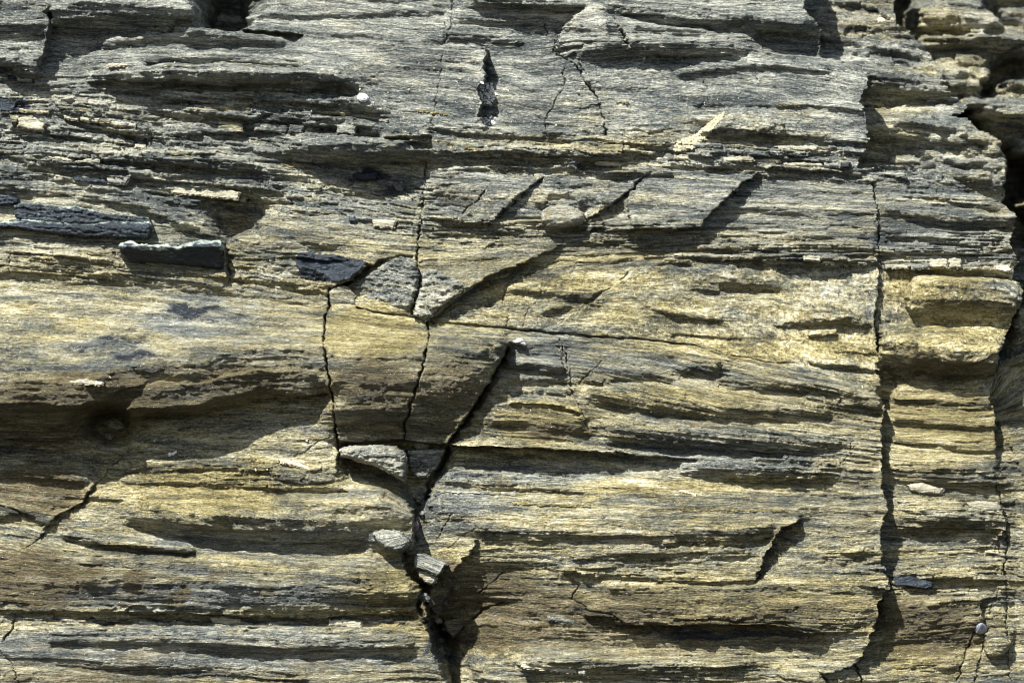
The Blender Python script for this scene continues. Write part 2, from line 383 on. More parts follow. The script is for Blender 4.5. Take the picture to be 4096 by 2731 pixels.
# ---------------------------------------------------------------- the near rock face: relief
G = Field(-200, -160, 2560, 1740, STEP)
for s in '''
120,30,60,60,-15 200,8,60,77,-15 320,15,60,60,-15 400,22,58,42,-15 452,30,50,28,-12
0,126,50,34,-20 85,152,45,36,-20
-200,20,40,60,0 0,30,45,60,10 105,45,48,40,15
240,93,15,25,0 390,75,20,20,5 450,72,30,35,0 520,82,30,22,5 600,88,28,22,2 650,97,20,15,5
340,140,20,10,0 400,130,22,14,0 500,128,20,16,0 600,135,20,18,-2 690,148,15,8,5
215,176,26,20,-12 300,172,48,28,-20 400,168,62,36,-24 550,168,72,40,-24 700,174,72,40,-24 780,178,62,34,-16 815,195,30,22,-5
370,216,18,20,-10 550,220,24,22,-10 700,226,24,22,-10 830,238,32,30,-12 888,262,14,12,-8
390,255,10,16,-12 500,256,20,20,-12 650,266,24,20,-12 800,279,24,22,-14 900,299,18,22,-14 985,322,12,15,-5
150,262,12,10,-20 240,278,16,22,-28 310,296,18,26,-28 338,310,10,16,-15
340,296,14,14,-14 420,303,14,14,-14 475,300,10,10,-14 555,302,8,6,-14
120,306,5,8,-12 230,318,8,12,-10 330,328,8,12,-12
80,345,12,14,-10 200,351,24,20,-12 330,361,28,22,-12 450,371,26,24,-12 592,388,16,14,-8
60,375,16,16,-10 200,384,24,20,-12 300,391,24,22,-12 420,405,18,16,-8 560,424,12,14,-8 640,436,8,10,-6
0,396,10,10,0 120,400,8,8,0 300,412,6,6,2
0,428,15,16,-10 60,432,14,14,-8
190,450,12,8,0 300,460,18,16,-5 370,488,18,20,-10 430,512,12,14,-8 500,545,8,8,-5
660,336,14,28,-22 720,334,34,44,-32 800,332,44,50,-45 900,330,42,50,-48 960,326,40,48,-42 985,324,34,46,-35
525,575,6,4,0 620,578,10,6,2 700,592,10,6,2 780,598,8,6,2
530,610,8,5,2 640,618,10,6,3 740,630,10,6,3
540,640,8,8,0 640,650,10,8,0 740,662,12,10,-8
40,575,14,6,4 150,585,16,8,4 260,600,14,6,2
0,608,12,8,4 130,620,12,8,4 300,632,12,8,2 420,640,12,10,0 510,655,10,10,-5
0,876,190,150,-24 90,870,186,150,-24 190,880,172,145,-22 250,860,156,142,-20 300,842,138,130,-18 380,826,135,124,-18 450,834,132,122,-18 500,820,128,126,-16 530,806,122,130,-14 600,797,112,124,-8 700,802,100,110,0 750,815,90,95,0
760,813,108,188,-5 870,820,116,182,-8 975,812,110,190,-12
992,803,110,200,-15 1080,802,104,180,-10 1150,794,74,70,0
1165,832,0,22,-20 1230,833,6,26,-22 1303,840,4,25,-22
1165,868,-5,14,-24 1310,868,-5,14,-24
1155,893,-8,8,-18 1310,900,-4,8,-18
1142,908,2,18,-18 1180,903,8,25,-16 1250,906,14,26,-14 1330,924,10,25,-14
1085,960,-5,35,-20 1150,940,18,66,-12 1280,943,24,72,-12 1332,962,20,50,-15 1352,985,0,20,-15
1350,888,25,45,0 1450,898,34,50,-2 1550,922,38,40,2 1650,930,34,35,5 1750,934,32,30,2 1900,940,24,22,0
1400,985,32,36,-10 1548,990,38,45,-22 1750,1003,38,45,-24 1850,1005,28,40,-14 1930,1010,12,20,-4
1740,1046,12,10,-10 1870,1055,14,12,-10
1560,1075,8,12,-5 1680,1073,24,32,-24 1850,1078,28,34,-24 1893,1080,22,30,-18
1040,1110,-26,10,-34 1200,1118,-16,12,-28 1340,1126,-10,12,-22
1100,1205,18,28,-8 1300,1215,28,26,-4 1500,1222,34,32,-4 1700,1212,38,40,-5 1775,1200,32,34,-30
1320,1272,14,14,0 1450,1262,18,20,0 1600,1260,18,22,0 1720,1262,14,18,-6
1300,1312,8,10,-25 1450,1318,12,14,-25 1600,1328,14,12,-22 1732,1332,14,8,-20
1350,1408,-14,8,-48 1450,1430,0,8,-36 1540,1428,4,8,-38 1700,1430,12,8,-40 1810,1436,12,8,-38 1890,1456,6,8,-40
1310,120,14,16,-2 1400,102,28,34,-8 1550,101,38,36,-8 1640,106,34,30,-2 1712,114,18,16,0
1560,170,10,10,2 1660,152,16,14,2 1780,146,18,14,2 1900,158,12,12,2
1590,236,8,6,2 1800,241,10,6,2 1980,250,10,6,0
1612,302,8,6,-2 1650,290,24,24,-8 1800,298,24,22,-10 1900,311,16,16,-6
990,292,18,8,5 1100,305,24,10,5 1250,312,26,10,5 1430,322,26,8,5 1560,336,17,8,5 1720,342,14,8,4 1930,345,12,8,4
1000,345,18,26,-18 1080,340,14,26,-18 1200,346,24,30,-22 1330,348,24,34,-26 1428,345,18,26,-15 1500,352,10,12,-8
1050,388,6,6,-6 1150,383,12,8,-6 1300,384,14,12,-8 1400,398,14,8,-8 1560,402,8,6,-4
1560,345,12,10,-5 1780,353,22,16,-10 1910,362,18,16,-8
1548,378,8,10,-8 1700,372,10,14,-12 1850,385,14,12,-10 1980,398,12,10,-8
1760,400,6,10,-5 1900,410,6,8,-4 2000,415,6,6,-4
1448,512,46,16,4 1530,517,54,18,2 1608,516,54,14,0
985,490,12,14,-8 1060,506,24,12,-10 1118,512,32,8,-8
1240,462,10,18,-8 1330,472,20,16,-8
1700,478,6,6,0 1900,485,6,6,0 2000,488,6,6,0
1560,566,10,6,-3 1700,573,14,8,-3 1850,565,12,6,0 2015,575,10,6,0
1560,586,10,6,-3 1700,588,18,14,-10 1830,592,26,20,-12 1960,597,24,20,-12 2015,598,18,15,-6
1590,632,6,32,-12 1650,634,10,36,-22 1720,636,10,36,-20 1790,646,6,26,-8
1480,700,6,6,0 1560,716,8,22,-12 1660,728,10,10,-6
1790,742,6,8,-5 1870,732,16,16,-14 1940,728,16,20,-16 2000,742,8,10,-8
1860,768,6,8,-10 1920,758,10,14,-14
1540,766,5,8,-4 1700,770,5,8,-4 
1165,662,4,6,-4 1280,668,14,22,-4 1380,680,14,20,-6
1310,700,4,10,-10 1250,708,8,14,-12
1570,838,20,24,-2 1640,838,24,26,-6 1680,846,14,15,0
1310,855,8,26,-10 1450,848,18,30,-6 1540,856,18,20,0
1860,828,6,10,-6 1960,836,12,14,-10 2018,848,8,10,-6
1650,862,22,24,0 1750,878,26,22,0 1880,880,28,24,-2 1960,902,30,32,-6 2020,926,20,26,-15
1850,912,10,14,-5 1960,930,14,16,-8
300,1175,14,32,-20 360,1166,54,60,-30 480,1180,68,66,-34 600,1185,68,70,-36 750,1190,66,70,-34 830,1196,56,56,-28
150,1228,14,10,-20 260,1243,24,15,-26 380,1256,24,14,-26 450,1263,10,12,-26
860,1225,30,40,-10 930,1230,36,40,-10
0,1280,20,110,-10 100,1288,34,108,-6 300,1292,50,104,14 500,1300,54,100,16 700,1310,54,90,18 850,1325,54,72,12 940,1350,40,46,-10
0,1395,0,14,-30 300,1400,0,14,-38 500,1404,4,12,-38 700,1407,8,12,-40 850,1402,4,14,-42 945,1396,0,16,-40
120,1452,8,36,-14 250,1450,14,38,-14 420,1455,22,46,-14 600,1462,26,48,-14 800,1462,28,40,-12 940,1470,26,30,-14
0,1490,4,18,-5 300,1516,10,32,-10 480,1524,12,36,-10 700,1545,12,20,-8
0,1082,30,16,12 110,1087,30,16,14 200,1100,24,14,6
0,1180,10,16,-8 60,1165,14,16,-10 100,1200,6,10,-6
300,1075,5,10,-5 500,1070,8,8,-4 620,1080,6,6,-4
280,1100,8,10,-4 500,1106,10,12,-4 640,1112,8,16,-10 800,1120,8,10,-6
150,1135,10,10,0 280,1140,10,10,0
1210,1520,0,10,-12 1340,1515,8,14,-8 1500,1530,8,12,-6 1700,1528,8,12,-6
2040,450,-12,8,-18 2150,452,-8,10,-18 2300,478,-8,10,-18
2040,480,-5,12,-22 2180,500,0,22,-26 2320,505,0,24,-26
2035,537,-10,12,-22 2150,540,-8,20,-28 2300,538,-8,24,-30
2030,578,0,10,-14 2150,580,2,12,-14 2320,568,2,12,-14
2035,608,2,12,-22 2150,612,6,14,-24 2320,612,6,24,-24
2110,655,34,78,-8 2200,658,40,80,-8 2300,664,40,76,-6 2345,690,28,60,-8
2030,785,8,70,-50 2100,790,26,80,-50 2200,803,36,70,-50 2290,810,28,60,-45
2040,870,-35,20,-60 2100,850,-20,16,-34
2040,905,-30,16,-55 2150,912,-28,16,-40 2280,920,-28,16,-40
2060,960,-35,14,-48 2180,970,-30,16,-44 2290,972,-32,14,-44
2060,1005,-38,14,-50 2180,1020,-32,16,-48 2290,1030,-34,14,-46
2040,1060,-38,36,-62 2150,1075,-28,48,-62 2290,1085,-34,40,-62
2085,1172,-36,46,-74 2150,1176,-30,50,-76 2240,1180,-28,44,-74 2300,1205,-34,18,-64
2030,1262,-66,8,-74 2160,1264,-62,8,-70 2260,1266,-62,8,-70
2080,1318,-55,10,-74 2180,1325,-50,10,-74 2280,1332,-50,10,-70
2035,1392,-30,90,-72 2150,1385,-24,108,-72 2250,1392,-34,98,-76
2100,1522,-52,20,-66 2200,1524,-52,20,-66
2270,1448,-66,4,-66 2320,1478,-50,28,-76
2330,830,-112,14,-130 2420,834,-110,14,-130
2310,930,-104,14,-120 2420,934,-104,14,-120
2330,1020,-74,10,-90 2360,1100,-58,10,-72 2360,1200,-58,12,-72 2360,1330,-58,12,-72 2360,1450,-58,12,-72
1090,-4,20,20,-26 1250,3,34,20,-34 1330,10,20,12,-32
560,60,-62,10,-70 700,70,-62,10,-72 880,78,-62,10,-72
560,30,-66,8,-74 800,28,-60,8,-70 1020,20,-56,8,-66
1030,72,-26,16,-46 1120,80,-28,14,-46 1200,92,-30,8,-40
1050,40,-24,8,-34 1200,45,-24,10,-36 1273,54,-24,8,-32
1400,8,-8,16,-26 1548,30,5,30,-30 1700,38,8,27,-30 1850,56,6,22,-24
1460,60,8,10,-4 1620,72,14,8,4
'''.strip().split('\n'):
    G.ledge(poly(s))
for s in '''
-200,925,172 0,925,170 100,920,166 190,930,150 300,888,124 380,876,124 450,882,120 600,846,104 730,858,86
300,938,96 450,930,94 600,890,80 730,905,56
762,872,98 860,880,104 970,872,98
764,930,66 860,935,70 950,930,64
996,866,94 1090,860,86
1330,50,34 1345,90,30
1390,55,46 1400,88,40
1300,95,14 1315,70,24
-200,655,-5 0,645,-10 250,652,-10 450,672,-10 620,690,-8 757,712,5
-200,760,50 0,745,45 300,745,50 500,735,45 700,750,42
-200,1020,-20 -200,870,110
770,712,10 860,722,18 960,740,20
990,745,20 1080,752,20 1150,762,18
1165,770,8 1230,765,6 1290,778,6
1310,778,0 1480,790,4 1700,805,8 1900,830,6
-200,480,0 0,450,-5
530,520,0 650,500,14 780,505,10 950,540,5
540,545,10 700,540,16 900,560,14
800,420,-50 880,430,-52 960,400,-45
990,400,0 1060,390,0
1000,470,-8 1080,500,-10
1130,330,10 1190,320,10
1130,240,-28 1180,230,-8 1240,225,0
1160,150,-24 1270,160,-4
1120,280,-30 1200,285,-8 1380,300,0
1140,120,-40 1180,118,-30 1260,125,-15
1160,200,-14 1220,190,2
560,110,14 700,120,14 900,125,12 1050,120,12
850,200,8 1000,210,10 1090,215,10
900,250,4 1000,260,8 1090,260,8
1300,520,-5 1200,540,0 1050,540,4
1000,600,10 1150,600,14 1250,570,16
1240,620,-6 1400,600,-2 1600,600,2
1120,700,-14 1160,690,-8
1100,760,20 1050,770,30
1440,640,0 1800,690,0 1980,690,0
1400,540,0 1600,545,0 1900,540,2 2010,540,2
1800,450,4 1950,450,4
1450,480,38 1560,485,48
1480,425,32 1680,425,38
1250,430,14 1400,420,18 1380,470,32
1000,430,6 1100,430,14 1160,450,28
1040,1060,-74 1200,1070,-66 1400,1080,-44 1560,1070,-24
1000,1140,-18 1100,1150,4 1300,1156,6 1500,1130,6 1700,1140,4 1900,1150,8
980,1160,-30 1100,1170,10 
1850,1200,-10 1990,1180,12
1850,1260,-14 1990,1260,12
1850,1300,-12 1990,1300,14
1040,1240,-34 1110,1230,-26
1400,1345,24 1700,1345,46 1850,1332,46 2010,1345,34
1400,1390,8 1700,1392,34 1990,1395,20
1180,1310,-40 1290,1340,-26
1060,1400,-130 1120,1400,-96 1220,1400,-62
1004,1440,-230 1020,1500,-220 1036,1570,-200 1050,1740,-180
1070,1490,-130 1150,1480,-96 1300,1480,-66 1500,1490,-42 1750,1492,-38 1900,1500,-34
1100,1560,-50 1300,1560,-26 1600,1565,-24 1880,1565,-24
1100,1740,-50 1900,1740,-20
30,1030,-16 200,1040,-18 350,1045,-12 600,1030,-6 760,1010,0
250,1165,0 120,1170,-10
640,1150,40 800,1150,58 900,1160,66 945,1180,60
780,1120,10 880,1130,40
400,1140,20 550,1130,14
-200,1100,20 -200,1300,20 -200,1470,10 -200,1740,10
0,1600,0 500,1600,0 900,1600,0
0,1740,20 500,1740,20 960,1740,20
100,1430,-26 500,1435,-28 900,1436,-26
-200,-160,70 400,-160,70
150,60,10 400,60,8
-200,210,-10 0,200,-18 120,210,-14
0,255,10 60,270,6 
0,340,-10 60,330,-14
0,560,6 200,565,4 400,580,6
2100,400,-50 2240,445,-44
2290,600,2 2335,620,2
2040,690,-26 2080,700,-28
2040,740,-30 2290,745,-6
2040,650,-24 2085,650,-20
2340,1150,-76 2340,1200,-70 2340,1560,-74 2560,1560,-80 2560,1200,-80
2400,760,-126 2400,900,-122
2560,640,-130 2560,900,-130
2040,1110,-60 2160,1130,-66 
2040,1250,-82 2200,1250,-76
2100,1350,-80 2250,1360,-74
2100,1600,-60 2300,1600,-70 2300,1740,-70
600,-160,-60 1400,-160,-50 2000,-160,-40
'''.strip().split('\n'):
    G.line(poly(s))
# sharp steps: on a line drawn left to right the first height is the upper side, drawn downward it is the right side
for s in '''
116,30,-10,48 121,60,-15,50 112,90,-15,50 108,110,-10,48 100,135,-10,45 87,155,-12,40
1119,116,-44,40 1112,143,-46,38 1116,184,-42,38 1099,205,-42,32 1109,239,-42,32 1099,266,-40,28 1116,290,-30,18
1164,797,-18,60 1153,824,-28,56 1130,865,-36,50 1109,900,-42,44 1075,954,-48,28 1027,1019,-58,-5
555,64,-70,10 640,68,-70,12 765,87,-66,12 860,96,-62,14 1000,106,-50,14 1040,100,-44,16 1090,103,-44,18 1119,116,-44,20
1126,516,24,-6 1184,458,22,-6 1249,410,10,-2
1352,506,22,-6 1400,475,26,-6 1461,424,14,-3 1495,396,6,-2
1613,513,46,0 1668,458,46,0 1712,417,36,0 1770,384,16,0
1446,440,34,16 1440,480,34,10 1448,510,32,10
989,736,24,-12 1040,690,36,-14 1085,658,42,-16 1150,622,42,-14 1211,603,34,-10 1262,578,14,-6 1287,565,8,-2
1321,715,-8,4 1382,674,-4,4 1464,613,0,3
1252,763,-8,4 1321,715,-8,4
762,664,24,-18 815,640,34,-22 850,612,32,-18 885,596,18,-2
780,1015,-6,-60 870,1014,-10,-62 928,1011,-12,-62 1022,1020,-14,-62
1027,1024,6,-84 1130,1027,16,-84 1250,1033,20,-80 1400,1042,16,-66 1500,1050,6,-44 1600,1058,-2,-28
776,1030,-30,0 776,1078,-20,0
950,1176,-60,45 950,1210,-70,50 952,1248,-70,40
922,1268,-60,10 935,1313,-70,20 972,1355,-80,10 978,1390,-90,0
980,1392,-105,10 986,1442,-115,4 1000,1495,-110,0 1027,1565,-100,0 1060,1740,-100,0
2003,420,-6,4 2016,478,-8,6 2018,533,-8,6
2021,585,-8,8 2020,653,-16,8 2010,735,-20,6 2018,800,-24,6
2008,850,-45,4 2033,886,-55,8 2038,923,-55,4 2030,950,-60,4 2026,990,-60,6 2026,1053,-62,6 2030,1084,-62,8 2028,1121,-62,8 2044,1169,-64,10 2023,1210,-68,8 2028,1251,-70,10 2024,1282,-70,6 2034,1306,-70,14 2044,1347,-66,20 2020,1381,-64,14 2018,1419,-64,6 2003,1456,-64,4 1996,1490,-64,0
1886,1545,-14,-40 1934,1542,-14,-44 1972,1525,-12,-50 1996,1490,-8,-56
2100,636,32,-22 2084,675,34,-30 2084,712,30,-30 2100,728,14,-24
1838,1194,-14,26 1792,1212,-38,28 1772,1250,-42,28 1752,1290,-42,18 1733,1335,-32,14
2217,1165,-62,-30 2290,1168,-62,-40
215,1115,-12,16 190,1155,-14,14 130,1185,-14,10 95,1230,-14,8
517,555,-16,14 522,600,-16,14 521,645,-16,10
1664,256,8,2 1603,308,8,-14
1276,106,-30,10 1287,75,-34,20 1311,41,-34,30 1340,22,-30,30
1440,102,0,16 1417,51,0,18
1104,1232,-16,8 1060,1290,-30,-8 1012,1342,-58,-34
1320,120,16,4 1369,219,8,0 1393,311,6,0
1300,560,0,-4 1400,568,0,-2
1310,900,-12,8 1303,860,-14,8 1285,785,-4,8
335,290,-4,14 345,330,-8,8
2356,660,-130,-4 2348,695,-130,-6 2327,735,-130,-4 2300,811,-126,-8 2290,876,-120,-40 2279,913,-116,-38 2290,954,-110,-36 2292,1000,-96,-38 2296,1060,-84,-40
2310,1170,-72,-44 2320,1210,-70,-36 2290,1250,-72,-60
2260,1390,-74,-34 2265,1440,-74,-54
2332,1480,-74,-52 2325,1505,-74,-54
'''.strip().split('\n'):
    G.step2(poly(s))
G.pit(poly('458,32 478,0 480,-40 530,-40 523,0 552,35 548,50 486,62'), -420)
G.pit(poly('500,480 530,468 560,465 592,476 600,500 560,528 520,543 502,520'), -75)
G.pit(poly('1748,74 1790,72 1858,82 1876,96 1876,124 1800,116 1762,98'), -60)
G.pit(poly('785,1022 925,1020 1018,1026 985,1095 955,1165 940,1130 925,1110 870,1085 800,1070'), -130)
G.line(poly('1232,478,-8 1262,458,-8 1300,456,-8 1340,474,-8 1356,500,-8 1345,524,-8 1300,538,-6 1250,530,-6 1232,508,-6'))
G.pit(poly('206,975 230,958 262,954 286,972 282,996 255,1012 226,1008'), -95)
G.pit(poly('2060,868 2032,845 2030,925 2040,930 2060,900'), -70)
U = G.solve()
U = blur(U, 1)

X, Y = G.X, G.Y
# bedding: the height of the bed that passes through each point
B = Field(-200, -160, 2560, 1740, 8)
for s in '''
-200,-20,0 450,0,0 1100,60,0 1900,90,0 2500,130,0
-200,165,170 400,170,170 815,192,170 1116,215,170 1276,240,170 1700,250,170 1985,270,170 2500,290,170
-200,240,280 150,262,280 560,310,280 985,345,280 1430,368,280 1975,410,280 2350,432,280
-200,385,395 60,392,395 560,425,395 830,450,395 960,470,395 1300,492,395 1770,490,395 2350,505,395
1310,120,80 1640,110,80 1980,160,80
0,560,580 500,610,580 950,646,580 1300,618,580 1700,600,580 2020,604,580 2350,612,580
0,640,660 760,715,660 960,745,660 1150,760,660 1500,785,660 1800,840,660 2010,890,660 2300,905,660
2030,720,610 2320,735,610
0,870,850 450,850,850 760,840,850 975,840,850 1160,850,850 1310,865,850 1650,940,850 2000,985,850 2300,1000,850
0,1010,1010 770,1015,1010 1020,1022,1010 1500,1048,1010 2000,1090,1010 2300,1100,1010
0,1080,1080 300,1100,1080 750,1110,1080
100,1235,1200 400,1240,1200 900,1250,1200
1000,1200,1180 1500,1212,1180 2030,1210,1180 2300,1210,1180
0,1395,1400 500,1404,1400 950,1415,1400 1400,1425,1400 2000,1440,1400 2300,1400,1400
0,1520,1530 1000,1540,1530 1900,1545,1530 2300,1530,1530
-200,1625,1640 2480,1625,1640
-200,-152,-170 600,-120,-160 1200,-70,-150 2480,-20,-150
'''.strip().split('\n'):
    B.line(poly(s))
BU = blur(B.solve(), 3)
S = sample(BU, (X - B.x0) / 8, (Y - B.y0) / 8)
S = S + 5 * fbm(X / 420, Y / 130, 9, 3)

def blobs(lst, X=X, Y=Y, warp=True):
    r = np.zeros(X.shape, F)
    wx_ = 22 * perlin(X / 90, Y / 36, 71) if warp else 0
    wy_ = 12 * perlin(X / 70, Y / 26, 72) if warp else 0
    for x, y, rx, ry, a in lst:
        q = ((X + wx_ - x) / rx) ** 2 + ((Y + wy_ - y) / ry) ** 2
        r += a * np.exp(-q * q).astype(F)
    return r

# how broken (thin chipped beds) or worn smooth each area is
crumb = np.clip(.16 + blobs([(300, 300, 420, 130, .9), (760, 270, 300, 60, .35), (650, 430, 420, 60, .6), (250, 600, 260, 60, .5),
    (650, 620, 170, 60, .6), (880, 480, 120, 60, .5), (1300, 350, 340, 55, .5), (1800, 360, 300, 50, .7), (1180, 530, 240, 35, .9),
    (1750, 580, 300, 35, .7), (2200, 580, 180, 40, .8), (2200, 430, 160, 50, .4), (1500, 545, 180, 30, .5), (640, 1090, 260, 40, .5),
    (1150, 1100, 200, 40, .4), (1850, 1060, 150, 40, .5), (2180, 1340, 180, 40, .8), (1600, 1440, 400, 30, .6), (500, 1422, 500, 16, .8),
    (1500, 1540, 350, 40, .5), (30, 330, 90, 130, .4), (1960, 1290, 80, 30, .6), (1450, 1310, 160, 30, .5), (2290, 1300, 60, 250, .4)]), 0, 1)
worn = np.clip(blobs([(400, 780, 560, 140, .75), (860, 850, 130, 150, .7), (1070, 850, 110, 150, .7), (520, 1180, 330, 90, .8), (860, 1180, 110, 90, .8),
    (500, 1340, 500, 70, .8), (1700, 1390, 350, 50, .9), (2190, 690, 130, 70, .7), (2150, 1450, 130, 70, .6), (300, 940, 320, 80, .7),
    (830, 340, 160, 50, .6), (700, 100, 330, 40, .6), (1560, 460, 130, 60, .15), (100, 1130, 130, 50, .6), (1250, 970, 100, 50, .5),
    (1880, 450, 150, 60, .55), (1500, 680, 420, 75, .5), (1600, 860, 400, 90, .45), (1500, 1170, 450, 90, .4), (1700, 190, 280, 80, .45), (950, 190, 180, 80, .6), (1220, 210, 120, 90, .4),
    (2160, 950, 150, 190, .5), (500, 1490, 500, 60, .55), (1500, 1500, 400, 30, .4), (400, 180, 420, 40, .5), (760, 40, 260, 50, .6), (1700, 50, 240, 40, .5), (1100, 640, 160, 60, .5), (700, 540, 160, 50, .6),
    (100, 1350, 140, 60, .3), (1240, 840, 90, 80, .4), (2160, 480, 150, 40, .3), (1230, 1380, 200, 60, .4), (500, 1050, 200, 30, .4), (220, 20, 200, 60, .5)]), 0, 1)

# irregular outlines: every authored line is bent a little by noise
rg = .18 + .82 * (1 - worn)
wx = rg * 4.5 * cells(X / 30 + .3 * perlin(X / 20, Y / 20, 11), Y / 13, 13, .3) + rg * 2.5 * cells(X / 13, Y / 6, 14, .3) + 3.2 * perlin(X / 34, Y / 15, 1) + 2.0 * perlin(X / 12, Y / 7, 2)
wy = rg * 2.5 * cells(X / 44 + .3 * perlin(X / 20, Y / 20, 11), Y / 11, 15, .3) + 3.0 * perlin(X / 60, Y / 30, 3) + 1.8 * perlin(X / 16, Y / 9, 4)
XW, YW = X + wx, Y + wy
# slopes are not smooth but run down in small treads, bed by bed
YT = YW
for Lt, st, sd in ((19, .50, 91), (8.5, .36, 93)):
    t = S / Lt + .5 * perlin(X / 420, S / 60, sd) + .16 * perlin(X / 60, S / 20, sd + 1)
    f = t - np.floor(t)
    YT = YT - (f - .5) * Lt * st * np.clip((1.0 + .45 * perlin(X / 150, S / 40, sd + 2)) * (1 - .95 * worn) * (.65 + .4 * crumb), 0, 1.2)
def tofield(a, x, y): return sample(a, (x - G.x0) / G.step, (y - G.y0) / G.step)
base = tofield(U, XW, YT)


SW = S + 2.2 * perlin(X / 55, S / 10, 12)
det = np.zeros(X.shape, F)
for Ls, Lx, amp, sd in ((52, 480, 8.0, 20), (30, 260, 6.5, 21)):
    det += amp * perlin(X / Lx, SW / Ls, sd) * (1 - .6 * worn)
for Ls, Lx, amp, sd in ((13, 120, 3.0, 22), (6.5, 60, 1.6, 23)):
    det += amp * perlin(X / Lx, SW / Ls, sd) * (1 - .45 * worn)
det += (2.4 * perlin(X / 26, Y / 13, 88) + 1.3 * perlin(X / 11, Y / 7, 89) + .8 * perlin(X / 6, Y / 4.5, 90)) * worn
jx = X + 5 * perlin(X / 16, Y / 10, 81); jy = SW + 3 * perlin(X / 20, Y / 9, 82)
det += (4.6 * cells(jx / 95, jy / 21, 83) + 2.6 * cells(jx / 38, jy / 9, 84) + 1.2 * cells(jx / 15, jy / 5, 85)) * (.40 + .9 * crumb) * (1 - .65 * worn)
det += (4.5 * perlin(X / 130, Y / 46, 86) + 3.2 * perlin(X / 62, Y / 27, 87)) * (.6 + .6 * worn)
sawm = np.clip(.16 + .80 * crumb + .9 * perlin(X / 210, S / 60, 77), .08, 1.1)
for Lx, Ls, amp, sd in ((70, 24, 2.6, 24), (34, 12, 1.9, 25), (16, 7, 1.2, 26), (8, 4.5, .8, 27)):
    q = perlin(X / Lx, SW / Ls, sd)
    det += amp * (.5 * q + .6 * (.35 - np.abs(q))) * (1 - .6 * worn)
# stepped beds: each bed slopes out to its lower edge and drops back
for Lt, amp, sd in ((24, 5.5, 31), (11, 3.4, 33), (5.6, 1.5, 35)):
    t = SW / Lt + .9 * perlin(X / 500, S / 70, sd) + .25 * perlin(X / 70, S / 30, sd + 1)
    k = np.floor(t).astype(np.int64); f = (t - k).astype(F)
    a = np.clip(perlin(X / 230, k * 7.3, sd + 2) * 1.4 + .55, 0, 1.6)
    saw = sstep(0, .75, f) * (1 - sstep(.8, 1.0, f))
    det += amp * a * (saw - .45) * (1 - .85 * worn) * sawm
# chips: beds broken across into short pieces that stand out by different amounts
for Lt, Lx, amp, sd in ((13, 75, 9.0, 41), (8, 42, 6.0, 44)):
    t = SW / Lt + .8 * perlin(X / 400, S / 60, sd)
    k = np.floor(t).astype(np.int64); f = (t - k).astype(F)
    q = X / Lx + 5 * RND[k & 4095] + .35 * perlin(X / 90, k * 3.1, sd + 1) + .12 * perlin(X / 9, Y / 9, sd + 2)
    c = np.floor(q).astype(np.int64); g = (q - c).astype(F)
    r = RND[h2(c, k, sd)]
    hgt = np.where(r > .55, (r - .55) * 2.2, np.where(r < .2, -.5, 0)).astype(F)
    e = sstep(0, .22, f) * (1 - sstep(.82, 1, f)) * sstep(0, .05, g) * (1 - sstep(.94, 1, g))
    det += amp * hgt * e * sstep(.25, .8, crumb + .25 * perlin(X / 160, Y / 60, sd + 5))
det += (2.2 * perlin(X / 26, Y / 14, 51) + 1.2 * perlin(X / 11, Y / 7, 52)) * (.5 + .8 * crumb) * (1 - .4 * worn) + .7 * perlin(X / 5.5, Y / 4.2, 53)

